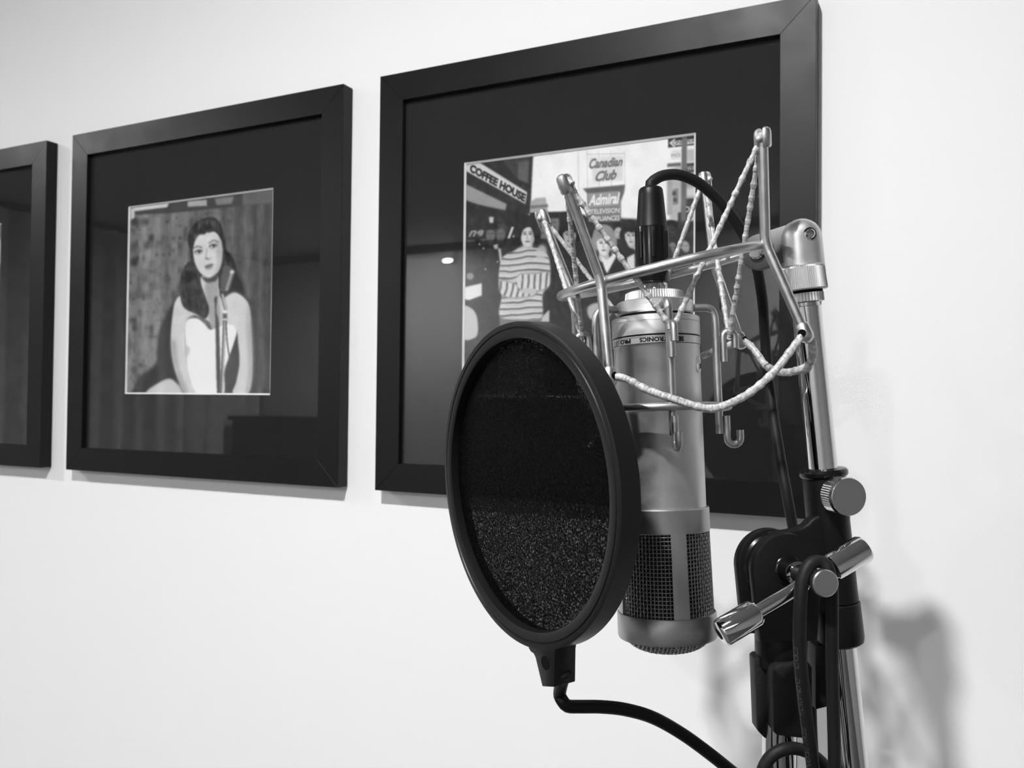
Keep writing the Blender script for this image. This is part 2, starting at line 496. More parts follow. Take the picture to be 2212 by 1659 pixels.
def paint_singer():
    c = Canvas(1354, 1659, 0.5, 105)
    c.a = 128-44*np.clip((c.X-250)/800, 0, 1)+13*np.sin(c.X/38+.6*np.sin(c.Y/300))*np.clip(1.3-c.X/900, .35, 1)+8*np.sin(c.X/17)
    fl = np.clip(c.noise(42, 60, 1, 3), -.2, 2)
    c.a -= np.clip(fl, 0, 2)*32*np.clip(1.25-c.X/850, .2, 1)
    c.a -= np.clip(c.noise(24, 30, 1, 33)-.3, 0, 2)*22*np.clip(1.2-c.X/1000, .2, 1)
    c.a += c.noise(12, 90, 5, 8)
    c.poly([(100, 150), (1250, 30), (1250, 160), (900, 190), (420, 240), (150, 250)], 62, 5)
    c.poly([(160, 190), (430, 150), (410, 195), (165, 225)], 215, 3)
    c.poly([(560, 150), (700, 140), (700, 185), (560, 192)], 170, 4)
    c.poly([(760, 130), (900, 115), (880, 170), (770, 180)], 125, 6)
    c.poly([(960, 90), (1250, 60), (1250, 160), (960, 180)], 98, 6)
    c.poly([(140, 200), (172, 200), (172, 270), (140, 290)], 205, 3)
    # shadow on the curtain behind her
    c.smooth([(150, 1590), (200, 1450), (330, 1330), (345, 1130), (430, 930), (520, 830), (560, 1000), (540, 1450), (330, 1500), (250, 1590)], 42, 10)
    c.smooth([(880, 640), (960, 720), (1000, 860), (1060, 900), (1080, 1200), (1060, 1560), (840, 1590), (840, 1100)], 66, 12)
    # skirt
    c.smooth([(255, 1560), (330, 1490), (440, 1450), (520, 1560), (400, 1600)], 205, 6)
    # hair behind
    c.smooth([(570, 400), (600, 330), (660, 285), (740, 268), (795, 310), (815, 370), (838, 440), (838, 500), (880, 545), (906, 600), (925, 690), (960, 760), (970, 830), (900, 800), (800, 850), (770, 860), (690, 840), (640, 690), (590, 540)], 38, 5)
    # shoulders, arms, chest
    c.smooth([(520, 835), (470, 880), (447, 1000), (436, 1160), (452, 1320), (490, 1450), (560, 1560), (640, 1560), (590, 1450), (552, 1300), (545, 1060), (600, 985), (700, 1020), (780, 1080), (905, 1080), (930, 1200), (938, 1340), (915, 1470), (890, 1560), (1000, 1560), (1032, 1390), (1022, 1120), (1015, 950), (985, 870), (900, 818), (800, 860), (780, 700), (660, 700), (650, 800)], 210, 4)
    c.smooth([(1000, 900), (1030, 1100), (1036, 1380), (1010, 1545), (985, 1545), (1005, 1380), (990, 1080)], 176, 12)
    c.smooth([(452, 1320), (440, 1180), (470, 1180), (500, 1380), (560, 1540), (520, 1540)], 172, 12)
    c.smooth([(770, 700), (790, 860), (800, 1060), (735, 1080), (700, 900), (690, 760)], 165, 8)
    # dress
    c.smooth([(545, 1040), (620, 1006), (680, 1045), (722, 1090), (780, 1072), (870, 1052), (918, 1095), (900, 1180), (862, 1290), (828, 1400), (815, 1570), (640, 1570), (566, 1400), (548, 1240)], 243, 3)
    c.smooth([(545, 1200), (575, 1230), (560, 1290), (552, 1260)], 190, 8)
    # face
    c.smooth([(598, 480), (630, 400), (700, 362), (765, 378), (802, 440), (812, 530), (800, 620), (770, 682), (720, 708), (668, 690), (628, 640), (605, 570)], 216, 4)
    c.smooth([(770, 430), (805, 450), (812, 540), (798, 630), (760, 690), (775, 600)], 186, 10)
    c.smooth([(660, 700), (720, 712), (780, 680), (770, 730), (700, 745)], 70, 6)
    # hair in front
    c.smooth([(560, 420), (600, 330), (660, 290), (690, 300), (695, 385), (640, 400), (605, 470), (598, 560), (620, 640), (650, 740), (690, 850), (716, 930), (708, 985), (680, 1012), (630, 980), (545, 940), (512, 880), (500, 760), (530, 640), (585, 560)], 44, 4)
    c.smooth([(690, 300), (745, 275), (795, 315), (805, 400), (760, 372), (700, 378)], 48, 4)
    for k, (x, y) in enumerate([(560, 760), (590, 860), (540, 880), (640, 900), (660, 960), (610, 640), (640, 340), (750, 310)]):
        c.ell(x, y, 26, 10, 92, -40+25*k, 8, .7)
    for x, y in [(570, 810), (620, 930), (545, 700)]: c.ell(x, y, 18, 40, 22, 20, 6, .7)
    strands = c.noise(9, 46, 15, 21)+c.noise(26, 34, 14, 22)
    c.texture([(560, 420), (600, 330), (660, 290), (690, 300), (695, 385), (640, 400), (605, 470), (598, 560), (620, 640), (650, 740), (690, 850), (716, 930), (708, 985), (680, 1012), (630, 980), (545, 940), (512, 880), (500, 760), (530, 640), (585, 560)], strands, 3)
    c.texture([(690, 300), (745, 275), (795, 315), (838, 440), (838, 500), (880, 545), (906, 600), (900, 650), (830, 620), (812, 520), (800, 400), (760, 372), (700, 378)], strands, 3)
    # features
    for x, y in [(640, 522), (747, 480)]:
        c.ell(x, y, 30, 17, 120, -14, 6, .8); c.ell(x, y, 22, 10, 205, -14, 2); c.ell(x+4, y-1, 10, 10, 40, 0, 2)
        c.line([(x-28, y+2), (x-4, y-13), (x+26, y-8)], 8, 60, 3)
    c.line([(602, 498), (630, 480), (665, 490)], 8, 100, 4); c.line([(715, 458), (750, 436), (785, 452)], 8, 100, 4)
    c.line([(700, 500), (694, 560), (712, 578), (730, 566)], 8, 165, 5); c.ell(700, 572, 16, 5, 110, 5, 3)
    c.ell(716, 622, 36, 11, 130, -16, 3); c.ell(714, 630, 30, 5, 90, -16, 2); c.ell(716, 642, 28, 8, 150, -16, 3)
    # stage microphone
    c.smooth([(775, 850), (770, 960), (790, 1070), (800, 1560), (775, 1560), (760, 960), (752, 870)], 70, 5)
    c.smooth([(812, 640), (850, 622), (903, 655), (896, 700), (862, 800), (826, 818), (790, 790), (790, 720)], 88, 3)
    c.line([(812, 645), (792, 720), (795, 790)], 10, 40, 3)
    c.line([(884, 668), (868, 720), (846, 795)], 20, 165, 4)
    for k in range(7): c.line([(810+k*3, 700+k*14), (870, 690+k*15)], 3, 100, 2, .7)
    c.ell(884, 668, 16, 12, 215, 0, 3)
    c.line([(812, 835), (824, 890), (838, 940)], 26, 120, 3); c.line([(816, 835), (828, 890), (842, 940)], 7, 220, 2)
    c.line([(832, 970), (832, 1030)], 34, 90, 3); c.line([(826, 960), (838, 960)], 26, 225, 2); c.line([(826, 1020), (838, 1020)], 24, 215, 2)
    c.line([(828, 1030), (806, 1570)], 22, 105, 2); c.line([(832, 1030), (812, 1570)], 6, 200, 1)
    c.line([(840, 1030), (848, 1180), (866, 1300)], 9, 80, 2)
    c.a += c.noise(6, 6, 3.5, 11)+c.noise(60, 60, 3, 13)
    c.a = c._blur(c.a, 2)
    return c

def paint_street():
    c = Canvas(1828, 2060, 0.5, 236)
    c.a += c.noise(200, 200, 3, 1)
    # street behind, lower half
    c.poly([(60, 690), (900, 660), (1500, 700), (1860, 690), (1860, 2080), (60, 2080)], 48, 8)
    # left building
    c.poly([(60, 250), (582, 200), (560, 640), (500, 700), (60, 700)], 42, 3)
    c.poly([(340, 235), (560, 215), (548, 430), (470, 400)], 62, 4)
    c.poly([(470, 268), (552, 262), (540, 425), (468, 395)], 88, 4)
    c.poly([(60, 262), (180, 268), (538, 492), (524, 578), (60, 320)], 205, 3)
    c.text('COFFEE HOUSE', [(112, 338), (518, 566), (530, 506), (128, 282)], 40, 0, 0.055, 1)
    c.poly([(60, 420), (105, 440), (388, 578), (372, 652), (105, 556), (60, 540)], 146, 4)
    c.poly([(60, 560), (560, 660), (470, 720), (440, 2000), (60, 2000)], 38, 6)
    # far roofs
    c.poly([(565, 560), (600, 535), (672, 530), (690, 632), (558, 640)], 165, 4)
    c.poly([(560, 590), (690, 580), (690, 600), (560, 612)], 110, 3)
    c.poly([(555, 640), (830, 632), (960, 660), (960, 720), (560, 700)], 34, 4)
    c.poly([(610, 690), (770, 680), (770, 830), (612, 832)], 112, 4)
    for y in (715, 750, 790): c.line([(630, y), (750, y-4)], 8, 70, 3)
    # sign tower
    for x in (910, 975, 1250, 1060, 1150): c.line([(x, 190), (x+4, 480)], 5, 195, 2)
    c.line([(975, 215), (1250, 208)], 6, 190, 2)
    c.poly([(985, 235), (1240, 225), (1240, 410), (1025, 420)], 214, 8)
    c.text('Canadian', [(990, 322), (1236, 300), (1238, 232), (992, 246)], 105, .35, .035, 1)
    c.text('Club', [(1035, 415), (1190, 398), (1194, 322), (1040, 340)], 105, .35, .035, 1)
    c.poly([(945, 465), (1252, 436), (1248, 490), (1222, 560), (1222, 700), (985, 705), (975, 500)], 92, 4)
    c.poly([(980, 500), (1216, 482), (1216, 700), (990, 704)], 150, 4)
    c.text('Admiral', [(985, 592), (1214, 574), (1216, 492), (990, 512)], 238, .25, .03, 1)
    c.poly([(1000, 604), (1216, 590), (1216, 652), (1000, 664)], 120, 3)
    c.text('TELEVISION', [(1000, 652), (1212, 642), (1214, 604), (1002, 616)], 225, 0, .02, 1)
    c.poly([(1000, 664), (1216, 654), (1216, 704), (1000, 712)], 110, 3)
    c.text('APPLIANCES', [(1000, 704), (1212, 696), (1214, 660), (1002, 670)], 230, 0, .02, 1)
    # right-hand signs
    c.poly([(1565, 330), (1640, 300), (1790, 280), (1790, 700), (1580, 690)], 176, 8)
    for k, (x0, y0, x1, y1, g) in enumerate([(1590, 190, 1660, 255, 214), (1562, 282, 1662, 308, 96), (1700, 280, 1800, 350, 62), (1602, 470, 1642, 586, 120), (1682, 540, 1800, 650, 60), (1690, 380, 1800, 450, 150), (1700, 470, 1800, 520, 205), (1560, 330, 1600, 660, 160), (1640, 640, 1720, 760, 60), (1700, 180, 1800, 270, 185)]):
        c.poly([(x0, y0), (x1, y0-8), (x1, y1-8), (x0, y1)], g, 3)
    c.text('MO', [(1592, 236), (1655, 230), (1655, 205), (1592, 212)], 130, 0, 0, 1)
    c.text('WA', [(1706, 338), (1765, 330), (1765, 296), (1706, 302)], 190, 0, .02, 1)
    c.text('DT', [(1688, 640), (1765, 630), (1765, 590), (1688, 598)], 215, 0, .02, 1)
    c.poly([(1568, 98), (1800, 70), (1800, 142), (1568, 166)], 40, 2)
    c.poly([(1574, 132), (1620, 96), (1618, 116), (1800, 96), (1800, 132), (1616, 150), (1618, 168)], 208, 2)
    c.text('ONE WAY', [(1600, 146), (1790, 126), (1790, 96), (1600, 118)], 90, 0, .02, 1)
    c.poly([(1668, 70), (1706, 66), (1700, 700), (1662, 700)], 104, 3)
    for x, y, r in [(1612, 500, 14), (1620, 548, 14)]: c.poly([(x-r, y-r), (x+r, y-r), (x+r, y+r), (x-r, y+r)], 70, 2)
    # neon words on the left facade
    c.text('ne', [(105, 820), (215, 812), (222, 766), (112, 772)], 150, .3, .03, 2)
    c.text('1.', [(392, 832), (452, 820), (458, 742), (400, 750)], 205, .3, .04, 2)
    c.line([(100, 850), (250, 838)], 7, 120, 3)
    # people at the back
    for x, y, g, h in [(270, 800, 100, 40), (345, 800, 95, 60), (1205, 790, 176, 40), (1590, 770, 60, 30), (1690, 890, 150, 40), (1600, 900, 120, 40), (1500, 820, 150, 40)]:
        c.ell(x, y-32, 48, 44, h, 0, 4); c.ell(x, y+4, 34, 46, g, 0, 4)
        c.ell(x-12, y-6, 6, 4, g*.5, 0, 2); c.ell(x+12, y-6, 6, 4, g*.5, 0, 2); c.ell(x, y+28, 11, 3, g*.6, 0, 2)
        c.smooth([(x-40, y+50), (x+40, y+50), (x+100, y+120), (x+110, y+400), (x-110, y+400), (x-100, y+120)], 42, 6)
    c.smooth([(232, 730), (260, 706), (300, 712), (322, 748), (300, 762), (240, 764)], 26, 3)
    c.poly([(258, 672), (292, 672), (290, 716), (262, 716)], 190, 4)
    c.smooth([(150, 880), (220, 860), (330, 880), (350, 1100), (345, 2000), (130, 2000)], 33, 5)
    c.poly([(325, 900), (345, 905), (356, 1010), (338, 1000)], 190, 3)
    for x, y in [(218, 902), (188, 872), (232, 1054), (300, 885), (320, 1000)]: c.ell(x, y, 6, 6, 200, 0, 2)
    c.poly([(290, 880), (325, 868), (325, 905), (300, 908)], 170, 3)
    c.ell(120, 1105, 28, 26, 130, 0, 4)
    c.poly([(60, 1190), (205, 1156), (206, 1248), (110, 1282), (60, 1270)], 222, 3)
    c.smooth([(60, 1335), (130, 1340), (170, 1400), (178, 1510), (150, 1560), (60, 1555)], 190, 5)
    def man(x, y, hair, skin, w=1.0, shag=1.0, parted=False):
        c.ell(x, y-34*w, 84*w*shag, 100*w, hair, 0, 4)
        c.smooth([(x-82*w*shag, y-40*w), (x-88*w*shag, y+60*w), (x-60*w, y+112*w), (x-44*w, y+40*w), (x+44*w, y+40*w), (x+62*w, y+118*w), (x+88*w*shag, y+60*w), (x+82*w*shag, y-40*w)], hair, 4)
        c.poly([(x-30*w, y+50*w), (x+30*w, y+50*w), (x+46*w, y+140*w), (x-44*w, y+140*w)], skin*.82, 4)
        c.smooth([(x-48*w, y-30*w), (x, y-50*w), (x+48*w, y-30*w), (x+50*w, y+20*w), (x+34*w, y+72*w), (x, y+94*w), (x-34*w, y+72*w), (x-50*w, y+20*w)], skin, 4)
        c.smooth([(x+16*w, y-30*w), (x+50*w, y-20*w), (x+48*w, y+40*w), (x+20*w, y+88*w), (x+26*w, y+20*w)], skin*.8, 6)
        if parted:
            c.smooth([(x-62*w, y+40*w), (x-56*w, y-60*w), (x, y-86*w), (x+34*w, y-56*w), (x-4*w, y-46*w), (x-34*w, y-22*w), (x-46*w, y+20*w)], hair, 3)
            c.smooth([(x+62*w, y+40*w), (x+60*w, y-50*w), (x+20*w, y-86*w), (x+22*w, y-50*w), (x+40*w, y-10*w), (x+47*w, y+24*w)], hair, 3)
        else:
            c.smooth([(x-54*w, y-10*w), (x-46*w, y-62*w), (x, y-76*w), (x+48*w, y-62*w), (x+54*w, y-6*w), (x+30*w, y-26*w), (x+4*w, y-20*w), (x-24*w, y-30*w)], hair, 3)
        for d in (-1, 1):
            c.ell(x+d*20*w, y+2*w, 13*w, 6*w, skin*.4, 0, 2); c.line([(x+d*8*w, y-12*w), (x+d*32*w, y-12*w)], 6*w, skin*.45, 2)
        c.line([(x-2*w, y+6*w), (x-6*w, y+36*w), (x+8*w, y+38*w)], 6*w, skin*.7, 2)
        c.ell(x, y+56*w, 19*w, 6*w, skin*.5, 0, 2)
    # second man, dark jacket
    man(846, 800, 26, 172, .88)
    c.smooth([(710, 930), (790, 895), (850, 915), (920, 890), (985, 950), (975, 1400), (960, 1990), (700, 1990), (640, 1400), (680, 1200)], 30, 4)
    for k in range(24): c.ell(740+rng.uniform(0, 200), 980+rng.uniform(0, 420), 7, 14, 58, rng.uniform(0, 90), 3, .8)
    # third, fair hair, open dark coat over white collar
    man(1098, 860, 142, 222, 1.0)
    c.smooth([(930, 880), (1010, 930), (1060, 980), (1112, 1080), (1190, 980), (1250, 930), (1290, 1010), (1290, 1990), (930, 1990), (920, 1200)], 36, 4)
    c.poly([(1070, 950), (1120, 990), (1180, 930), (1190, 960), (1122, 1085), (1108, 1060)], 226, 4)
    c.smooth([(980, 1330), (1080, 1300), (1150, 1380), (1090, 1420), (1000, 1420)], 176, 6)
    # fifth
    man(1296, 806, 38, 194, .86)
    c.smooth([(1235, 930), (1290, 900), (1360, 930), (1470, 960), (1490, 1990), (1260, 1990)], 40, 4)
    c.poly([(1268, 970), (1322, 940), (1330, 1180), (1264, 1186)], 214, 4)
    man(1440, 850, 34, 160, .9)
    c.smooth([(1380, 960), (1500, 960), (1600, 1010), (1620, 1990), (1360, 1990)], 44, 5)
    c.smooth([(1610, 960), (1700, 940), (1800, 990), (1820, 1990), (1600, 1990)], 52, 5)
    # first man, striped jumper, arms folded
    man(540, 795, 34, 205, 1.02, 1.0, True)
    c.poly([(335, 1390), (655, 1380), (670, 2060), (320, 2060)], 112, 5)
    body = [(360, 965), (440, 920), (500, 885), (545, 905), (596, 898), (640, 915), (692, 960), (708, 1070), (692, 1180), (650, 1240), (642, 1405), (500, 1420), (338, 1400), (352, 1240), (328, 1150), (335, 1040)]
    q = spline([Vector((x, y, 0)) for x, y in body], 6, True); m = c.mask_poly([(v.x, v.y) for v in q])
    c.put(m, 206, 3)
    wav = c.Y+10*np.sin(c.X/75)+c.noise(60, 60, 4, 5)
    c.put(m & ((wav % 46) < 15), 104, 2); c.put(m & ((wav % 46) > 26) & ((wav % 46) < 29), 150, 2)
    def sleeve(pts, ang, ph):
        mm = c.mask_poly([(v.x, v.y) for v in spline([Vector((x, y, 0)) for x, y in pts], 6, True)])
        c.put(c._blur(mm.astype(float), 8) > .05, 120, 3, .5); c.put(mm, 208, 2)
        w_ = c.X*math.cos(ang)+c.Y*math.sin(ang)+ph+c.noise(50, 50, 3, 6)
        c.put(mm & ((w_ % 44) < 15), 104, 2)
    sleeve([(335, 1150), (400, 1150), (520, 1190), (600, 1200), (590, 1240), (450, 1260), (352, 1240)], .25, 0)
    sleeve([(690, 1080), (700, 1170), (640, 1205), (520, 1210), (470, 1180), (480, 1100), (600, 1092)], .1, 10)
    c.ell(640, 935, 40, 60, 190, 10, 8, .8)
    c.ell(476, 1130, 24, 22, 200, 0, 4); c.smooth([(505, 1195), (600, 1200), (590, 1235), (510, 1230)], 186, 4)
    c.poly([(650, 1400), (700, 1350), (700, 1440), (640, 1440)], 190, 4)
    dark = np.clip(1-c.a/120, 0, 1)
    c.a += dark*(c.noise(22, 30, 9, 41)+c.noise(9, 9, 6, 42))+c.noise(5, 5, 3.0, 12)+c.noise(70, 70, 3, 43)
    c.a = c._blur(c.a, 2)
    return c

def paint_stage():
    c = Canvas(600, 600, 0.5, 90)
    c.a = 80+22*np.sin(c.X/22)+c.noise(40, 80, 10, 4)+20*(c.Y/600)
    c.smooth([(180, 600), (200, 330), (260, 280), (360, 280), (420, 340), (440, 600)], 40, 6)
    c.ell(310, 200, 62, 80, 30, 0, 5); c.ell(310, 212, 44, 60, 190, 0, 5)
    c.poly([(470, 80), (600, 60), (600, 150), (480, 170)], 170, 6)
    c.line([(390, 260), (400, 600)], 12, 150, 3)
    c.a += c.noise(5, 5, 3, 2)
    return c

def make_print(x0, x1, z0, z1, y, n, sampler, parent):
    xs = np.linspace(x0, x1, n+1); zs = np.linspace(z1, z0, n+1)
    GX, GZ = np.meshgrid(xs, zs)
    org = np.array(origin_of(parent))
    co = np.stack([GX.ravel(), np.full(GX.size, y), GZ.ravel()], 1)
    g = sampler(co)
    lin = np.where(g <= .04045*255, g/255/12.92, ((np.clip(g, 0, 255)/255+.055)/1.055)**2.4)
    lin = np.clip(lin*1.04, .002, .9)
    co = co-org
    me = bpy.data.meshes.new('photo_print')
    idx = np.arange((n+1)*(n+1)).reshape(n+1, n+1)
    q = np.stack([idx[:-1, :-1], idx[1:, :-1], idx[1:, 1:], idx[:-1, 1:]], -1).reshape(-1, 4)
    me.vertices.add(len(co)); me.vertices.foreach_set('co', co.astype(np.float32).ravel())
    me.loops.add(q.size); me.loops.foreach_set('vertex_index', q.astype(np.int32).ravel())
    me.polygons.add(len(q)); me.polygons.foreach_set('loop_start', np.arange(0, q.size, 4, dtype=np.int32))
    me.update(calc_edges=True)
    at = me.color_attributes.new('ink', 'FLOAT_COLOR', 'POINT')
    at.data.foreach_set('color', np.stack([lin, lin, lin, np.ones_like(lin)], 1).astype(np.float32).ravel())
    me.materials.append(MATS['photo_print'])
    o = bpy.data.objects.new('photo_print', me); COL.objects.link(o); o.parent = parent
    return o
_c, _r, _u, _f = (np.array(v) for v in (CAM, RGT, UPV, FWD))
def frame_px(co):
    v = co-_c; F = v@_f
    return CX+FPX*(v@_r)/F, CY-FPX*(v@_u)/F

# ------------------------------------------------------------------ picture frames
FW, RAIL, FT = 0.521, 0.0345, 0.0205
ZB, ZT = 1.2862, 1.8072
PR0, PR1 = 0.1185, 0.3995          # print opening, from the frame's left / top
def picture(xl, label, painter, n, off=None, plabel=None):
    xr = xl+FW
    t = thing('picture_frame', ((xl+xr)/2, 0, ZB), label, 'picture frame', 'black square picture frames on the white wall')
    yf, yb = -FT, -0.0015
    i0, i1, j0, j1 = xl+RAIL, xr-RAIL, ZB+RAIL, ZT-RAIL
    O = [(xl, ZB), (xr, ZB), (xr, ZT), (xl, ZT)]; I = [(i0, j0), (i1, j0), (i1, j1), (i0, j1)]
    for k in range(4):
        l = (k+1) % 4
        MB().prism([(O[k][0], yf, O[k][1]), (O[l][0], yf, O[l][1]), (I[l][0], yf, I[l][1]), (I[k][0], yf, I[k][1])], (0, yb-yf, 0)).build('frame_rail', 'frame_black', t, bevel=.0003, bseg=1, smooth=0)
    MB().minmax((i0+.0002, -.0045, j0+.0002), (i1-.0002, -.002, j1-.0002)).build('backing_board', 'backing', t, smooth=0)
    yg, ym = -.0146, -.0128
    a0, a1 = xl+PR0, xl+PR1; b1, b0 = ZT-PR0-.0025, ZT-PR1-.0035
    bv = .0022
    mbm = MB()
    m0, m1, n0, n1 = i0+.0002, i1-.0002, j0+.0002, j1-.0002
    ring_o = [(m0, n0), (m1, n0), (m1, n1), (m0, n1)]; ring_i = [(a0, b0), (a1, b0), (a1, b1), (a0, b1)]
    for k in range(4):
        l = (k+1) % 4
        mbm.add([(ring_o[k][0], ym, ring_o[k][1]), (ring_o[l][0], ym, ring_o[l][1]), (ring_i[l][0], ym, ring_i[l][1]), (ring_i[k][0], ym, ring_i[k][1])], [(0, 1, 2, 3)])
        mbm.add([(ring_o[k][0], ym+.0022, ring_o[k][1]), (ring_o[l][0], ym+.0022, ring_o[l][1]), (ring_i[l][0], ym+.0022, ring_i[l][1]), (ring_i[k][0], ym+.0022, ring_i[k][1])], [(3, 2, 1, 0)])
    mo = mbm.build('mat', 'mat_board', t, smooth=0)
    ri2 = [(a0+bv, b0+bv), (a1-bv, b0+bv), (a1-bv, b1-bv), (a0+bv, b1-bv)]
    mbv = MB()
    for k in range(4):
        l = (k+1) % 4
        mbv.add([(ring_i[k][0], ym, ring_i[k][1]), (ring_i[l][0], ym, ring_i[l][1]), (ri2[l][0], ym+.0018, ri2[l][1]), (ri2[k][0], ym+.0018, ri2[k][1])], [(0, 1, 2, 3)])
    tag(mbv.build('mat_bevel', 'mat_core', mo, smooth=0), 'thin white cut edge of the mat')
    p = make_print(a0, a1, b0, b1, ym+.0024, n, painter, t)
    if plabel: p['label'] = plabel
    MB().minmax((i0+.0003, yg, j0+.0003), (i1-.0003, yg+.0014, j1-.0003)).build('glass_pane', 'picture_glass', t, smooth=0)
    return t
cs, cb, cg = paint_singer(), paint_street(), paint_stage()
def smp_singer(co):
    x, y = frame_px(co); return cs.sample((x-240)*3.385, (y-390)*3.385)
def smp_street(co):
    x, y = frame_px(co); return cb.sample((x-980)*3.385, (y-270)*3.385)
X3, X2, X1 = -0.6175, -1.1955, -1.7778
def smp_stage(co):
    return cg.sample((co[:, 0]-X1-PR0)/(PR1-PR0)*600, (ZT-PR0-co[:, 2])/(PR1-PR0)*600)
picture(X3, 'black framed picture of a street with a man in a striped jumper, behind the microphone', smp_street, 420, plabel='black and white photograph of young men on a street below neon signs')
picture(X2, 'black framed picture of a woman in a white dress at a stage microphone', smp_singer, 340, plabel='black and white photograph of a woman in a strapless white dress at a stage microphone')
picture(X1, 'black framed picture at the left edge, next to the picture of the singing woman', smp_stage, 120)

# ------------------------------------------------------------------ microphone
KM = 0.575/FPX                     # metres per frame pixel at the microphone's distance
MT, MBt = P(1413.5, 640, .580), P(1442, 1380, .566)
AX = (MBt-MT).normalized(); MLEN = (MBt-MT).length
def along(py): return (py-640)/740.0*MLEN
VR = (RGT-AX*RGT.dot(AX)).normalized(); VT = AX.cross(VR)
if VT.dot(FWD) > 0: VT = -VT      # towards the viewer
def mic_pt(py, ang, r):
    """ang 0 = towards the viewer, 90 = right"""
    a = math.radians(ang)
    return MT+AX*along(py)+(VT*math.cos(a)+VR*math.sin(a))*r
mic = thing('microphone', MBt, 'silver side-address studio microphone hanging upside down in the wire shock mount', 'microphone')
def lz(prof): return [(along(p[0]), p[1])+tuple(p[2:]) for p in prof]
MB().lathe(MT, AX, lz([(608, .0088), (610, .0092), (634, .0092)]), 48).build('connector_socket', 'chrome', mic)
ridge = lambda k: 1.0 if k % 2 == 0 else 0.965
MB().lathe(MT, AX, lz([(631, .012), (631.5, .0180), (634, .0196, 1), (652, .0204, 1), (655, .0204)]), 144, ridge).build('knurled_ring', 'nut_nickel', mic, smooth=20)
MB().lathe(MT, AX, lz([(653, .020), (653.5, .0248), (656, .0258), (680, .0258), (683, .0250)]), 72).build('end_disc', 'mic_satin', mic)
MB().lathe(MT, AX, lz([(682, .0240), (692, .0240)]), 72).build('gasket', 'black_plastic', mic)
body = MB().lathe(MT, AX, lz([(689, .0255), (690, .0288), (692, .0296), (702, .0297), (703, .0292), (704.5, .0292), (705.5, .0297), (732, .0297), (733, .0291), (735, .0291), (736, .0297), (738, .0297), (739, .02945), (750, .02945), (750.5, .0297), (752, .0297), (753, .0291), (754, .0289), (1096, .0289), (1104, .0289)]), 96).build('body', 'mic_satin', mic)
MB().lathe(MT, AX, lz([(732.6, .02918), (735.4, .02918)]), 96).build('groove', 'engraved', body)
MB().lathe(MT, AX, lz([(750.2, .0296), (752.6, .02978)]), 96).build('groove', 'engraved', body)
MB().lathe(MT, AX, lz([(1098, .0285), (1098.5, .0303), (1100, .0308), (1147, .0308), (1149, .0302)]), 96).build('basket_collar', 'mic_ring', mic)
MB().lathe(MT, AX, lz([(1318, .0300), (1319, .0322), (1322, .0328), (1368, .0328), (1373, .0322), (1375, .0290)]), 96).build('basket_rim', 'mic_ring', mic)
# uprights between collar and rim
for k in range(4):
    a0 = 8.0+90*k
    pts = []
    for py in (1145, 1322):
        for rr in (.0310, .0290):
            for da in (-9.5, 9.5): pts.append(mic_pt(py, a0+da, rr if py < 1200 else rr+.0006))
    mb = MB(); steps = 6; vs_ = []
    for py, e in ((1144, 0), (1322, .0010)):
        for rr in (.0309, .0292):
            for s_ in range(steps+1): vs_.append(mic_pt(py, a0-9.5+19*s_/steps, rr+e))
    n_ = steps+1; fs = []
    for s_ in range(steps):
        fs += [(s_, s_+1, 2*n_+s_+1, 2*n_+s_), (n_+s_, 3*n_+s_, 3*n_+s_+1, n_+s_+1)]
    fs += [(0, 2*n_, 3*n_, n_), (n_-1, 2*n_-1, 4*n_-1, 3*n_-1)]
    mb.add(vs_, fs).build('basket_upright', 'mic_ring', mic)
# woven grille
mb = MB(); NV, NH = 76, 22
def weave(i, j): return .00035*(1 if (i+j) % 2 == 0 else -1)
for i in range(NV):
    a = 360*i/NV
    mb.tube([mic_pt(1146+176*j/(NH*1.0), a, .0293+.0010*j/NH+weave(i, j)) for j in range(NH+1)], .00042, 5, caps=False)
for j in range(NH+1):
    mb.tube([mic_pt(1146+176*j/NH, 360*i/NV, .0293+.0010*j/NH-weave(i, j)) for i in range(NV)], .00042, 5, closed=True)
g = mb.build('wire_grille', 'grille_wire', mic, smooth=180); g['kind'] = 'stuff'
mb = MB()
capr = .0288
def capz(r): return along(1372)+.0092*(1-(r/capr)**4)
for i in range(-11, 12):
    w = i*.0024; L_ = math.sqrt(max(capr**2-w*w, 0))
    if L_ < .004: continue
    for sw in (0, 1):
        pp = []
        for k in range(21):
            u = -L_+2*L_*k/20; zz = capz(math.hypot(u, w))+(.0003 if (k+i+sw) % 2 else -.0003)
            pp.append(MT+AX*zz+((VT*u+VR*w) if sw == 0 else (VT*w+VR*u)))
        mb.tube(pp, .00048, 5, caps=False)
g = mb.build('end_grille', 'grille_wire', mic, smooth=180); g['kind'] = 'stuff'
core = MB().lathe(MT, AX, lz([(1100, .0), (1101, .0255), (1368, .0265), (1369, 0)]), 40).build('inner_mesh', 'inner_gauze', mic)
# engraved ring lettering, upside down because the microphone hangs
def wrap_text(body_txt, ang_start, py_base, height_px, width_deg, parent, name='lettering'):
    v, tr = text_mesh(body_txt, 0, .038); lo, hi = v.min(0), v.max(0); uv = (v-lo)/(hi-lo)
    pts = [mic_pt(py_base+height_px*u[1], ang_start-width_deg*u[0], .02962) for u in uv]
    MB().add(pts, [tuple(a) for a in tr]).build(name, 'engraved', parent, smooth=0)
wrap_text('SELECTRONICS', 27, 739.8, 9.6, 58, body)
wrap_text('PRO', -44, 739.8, 9.6, 18, body)
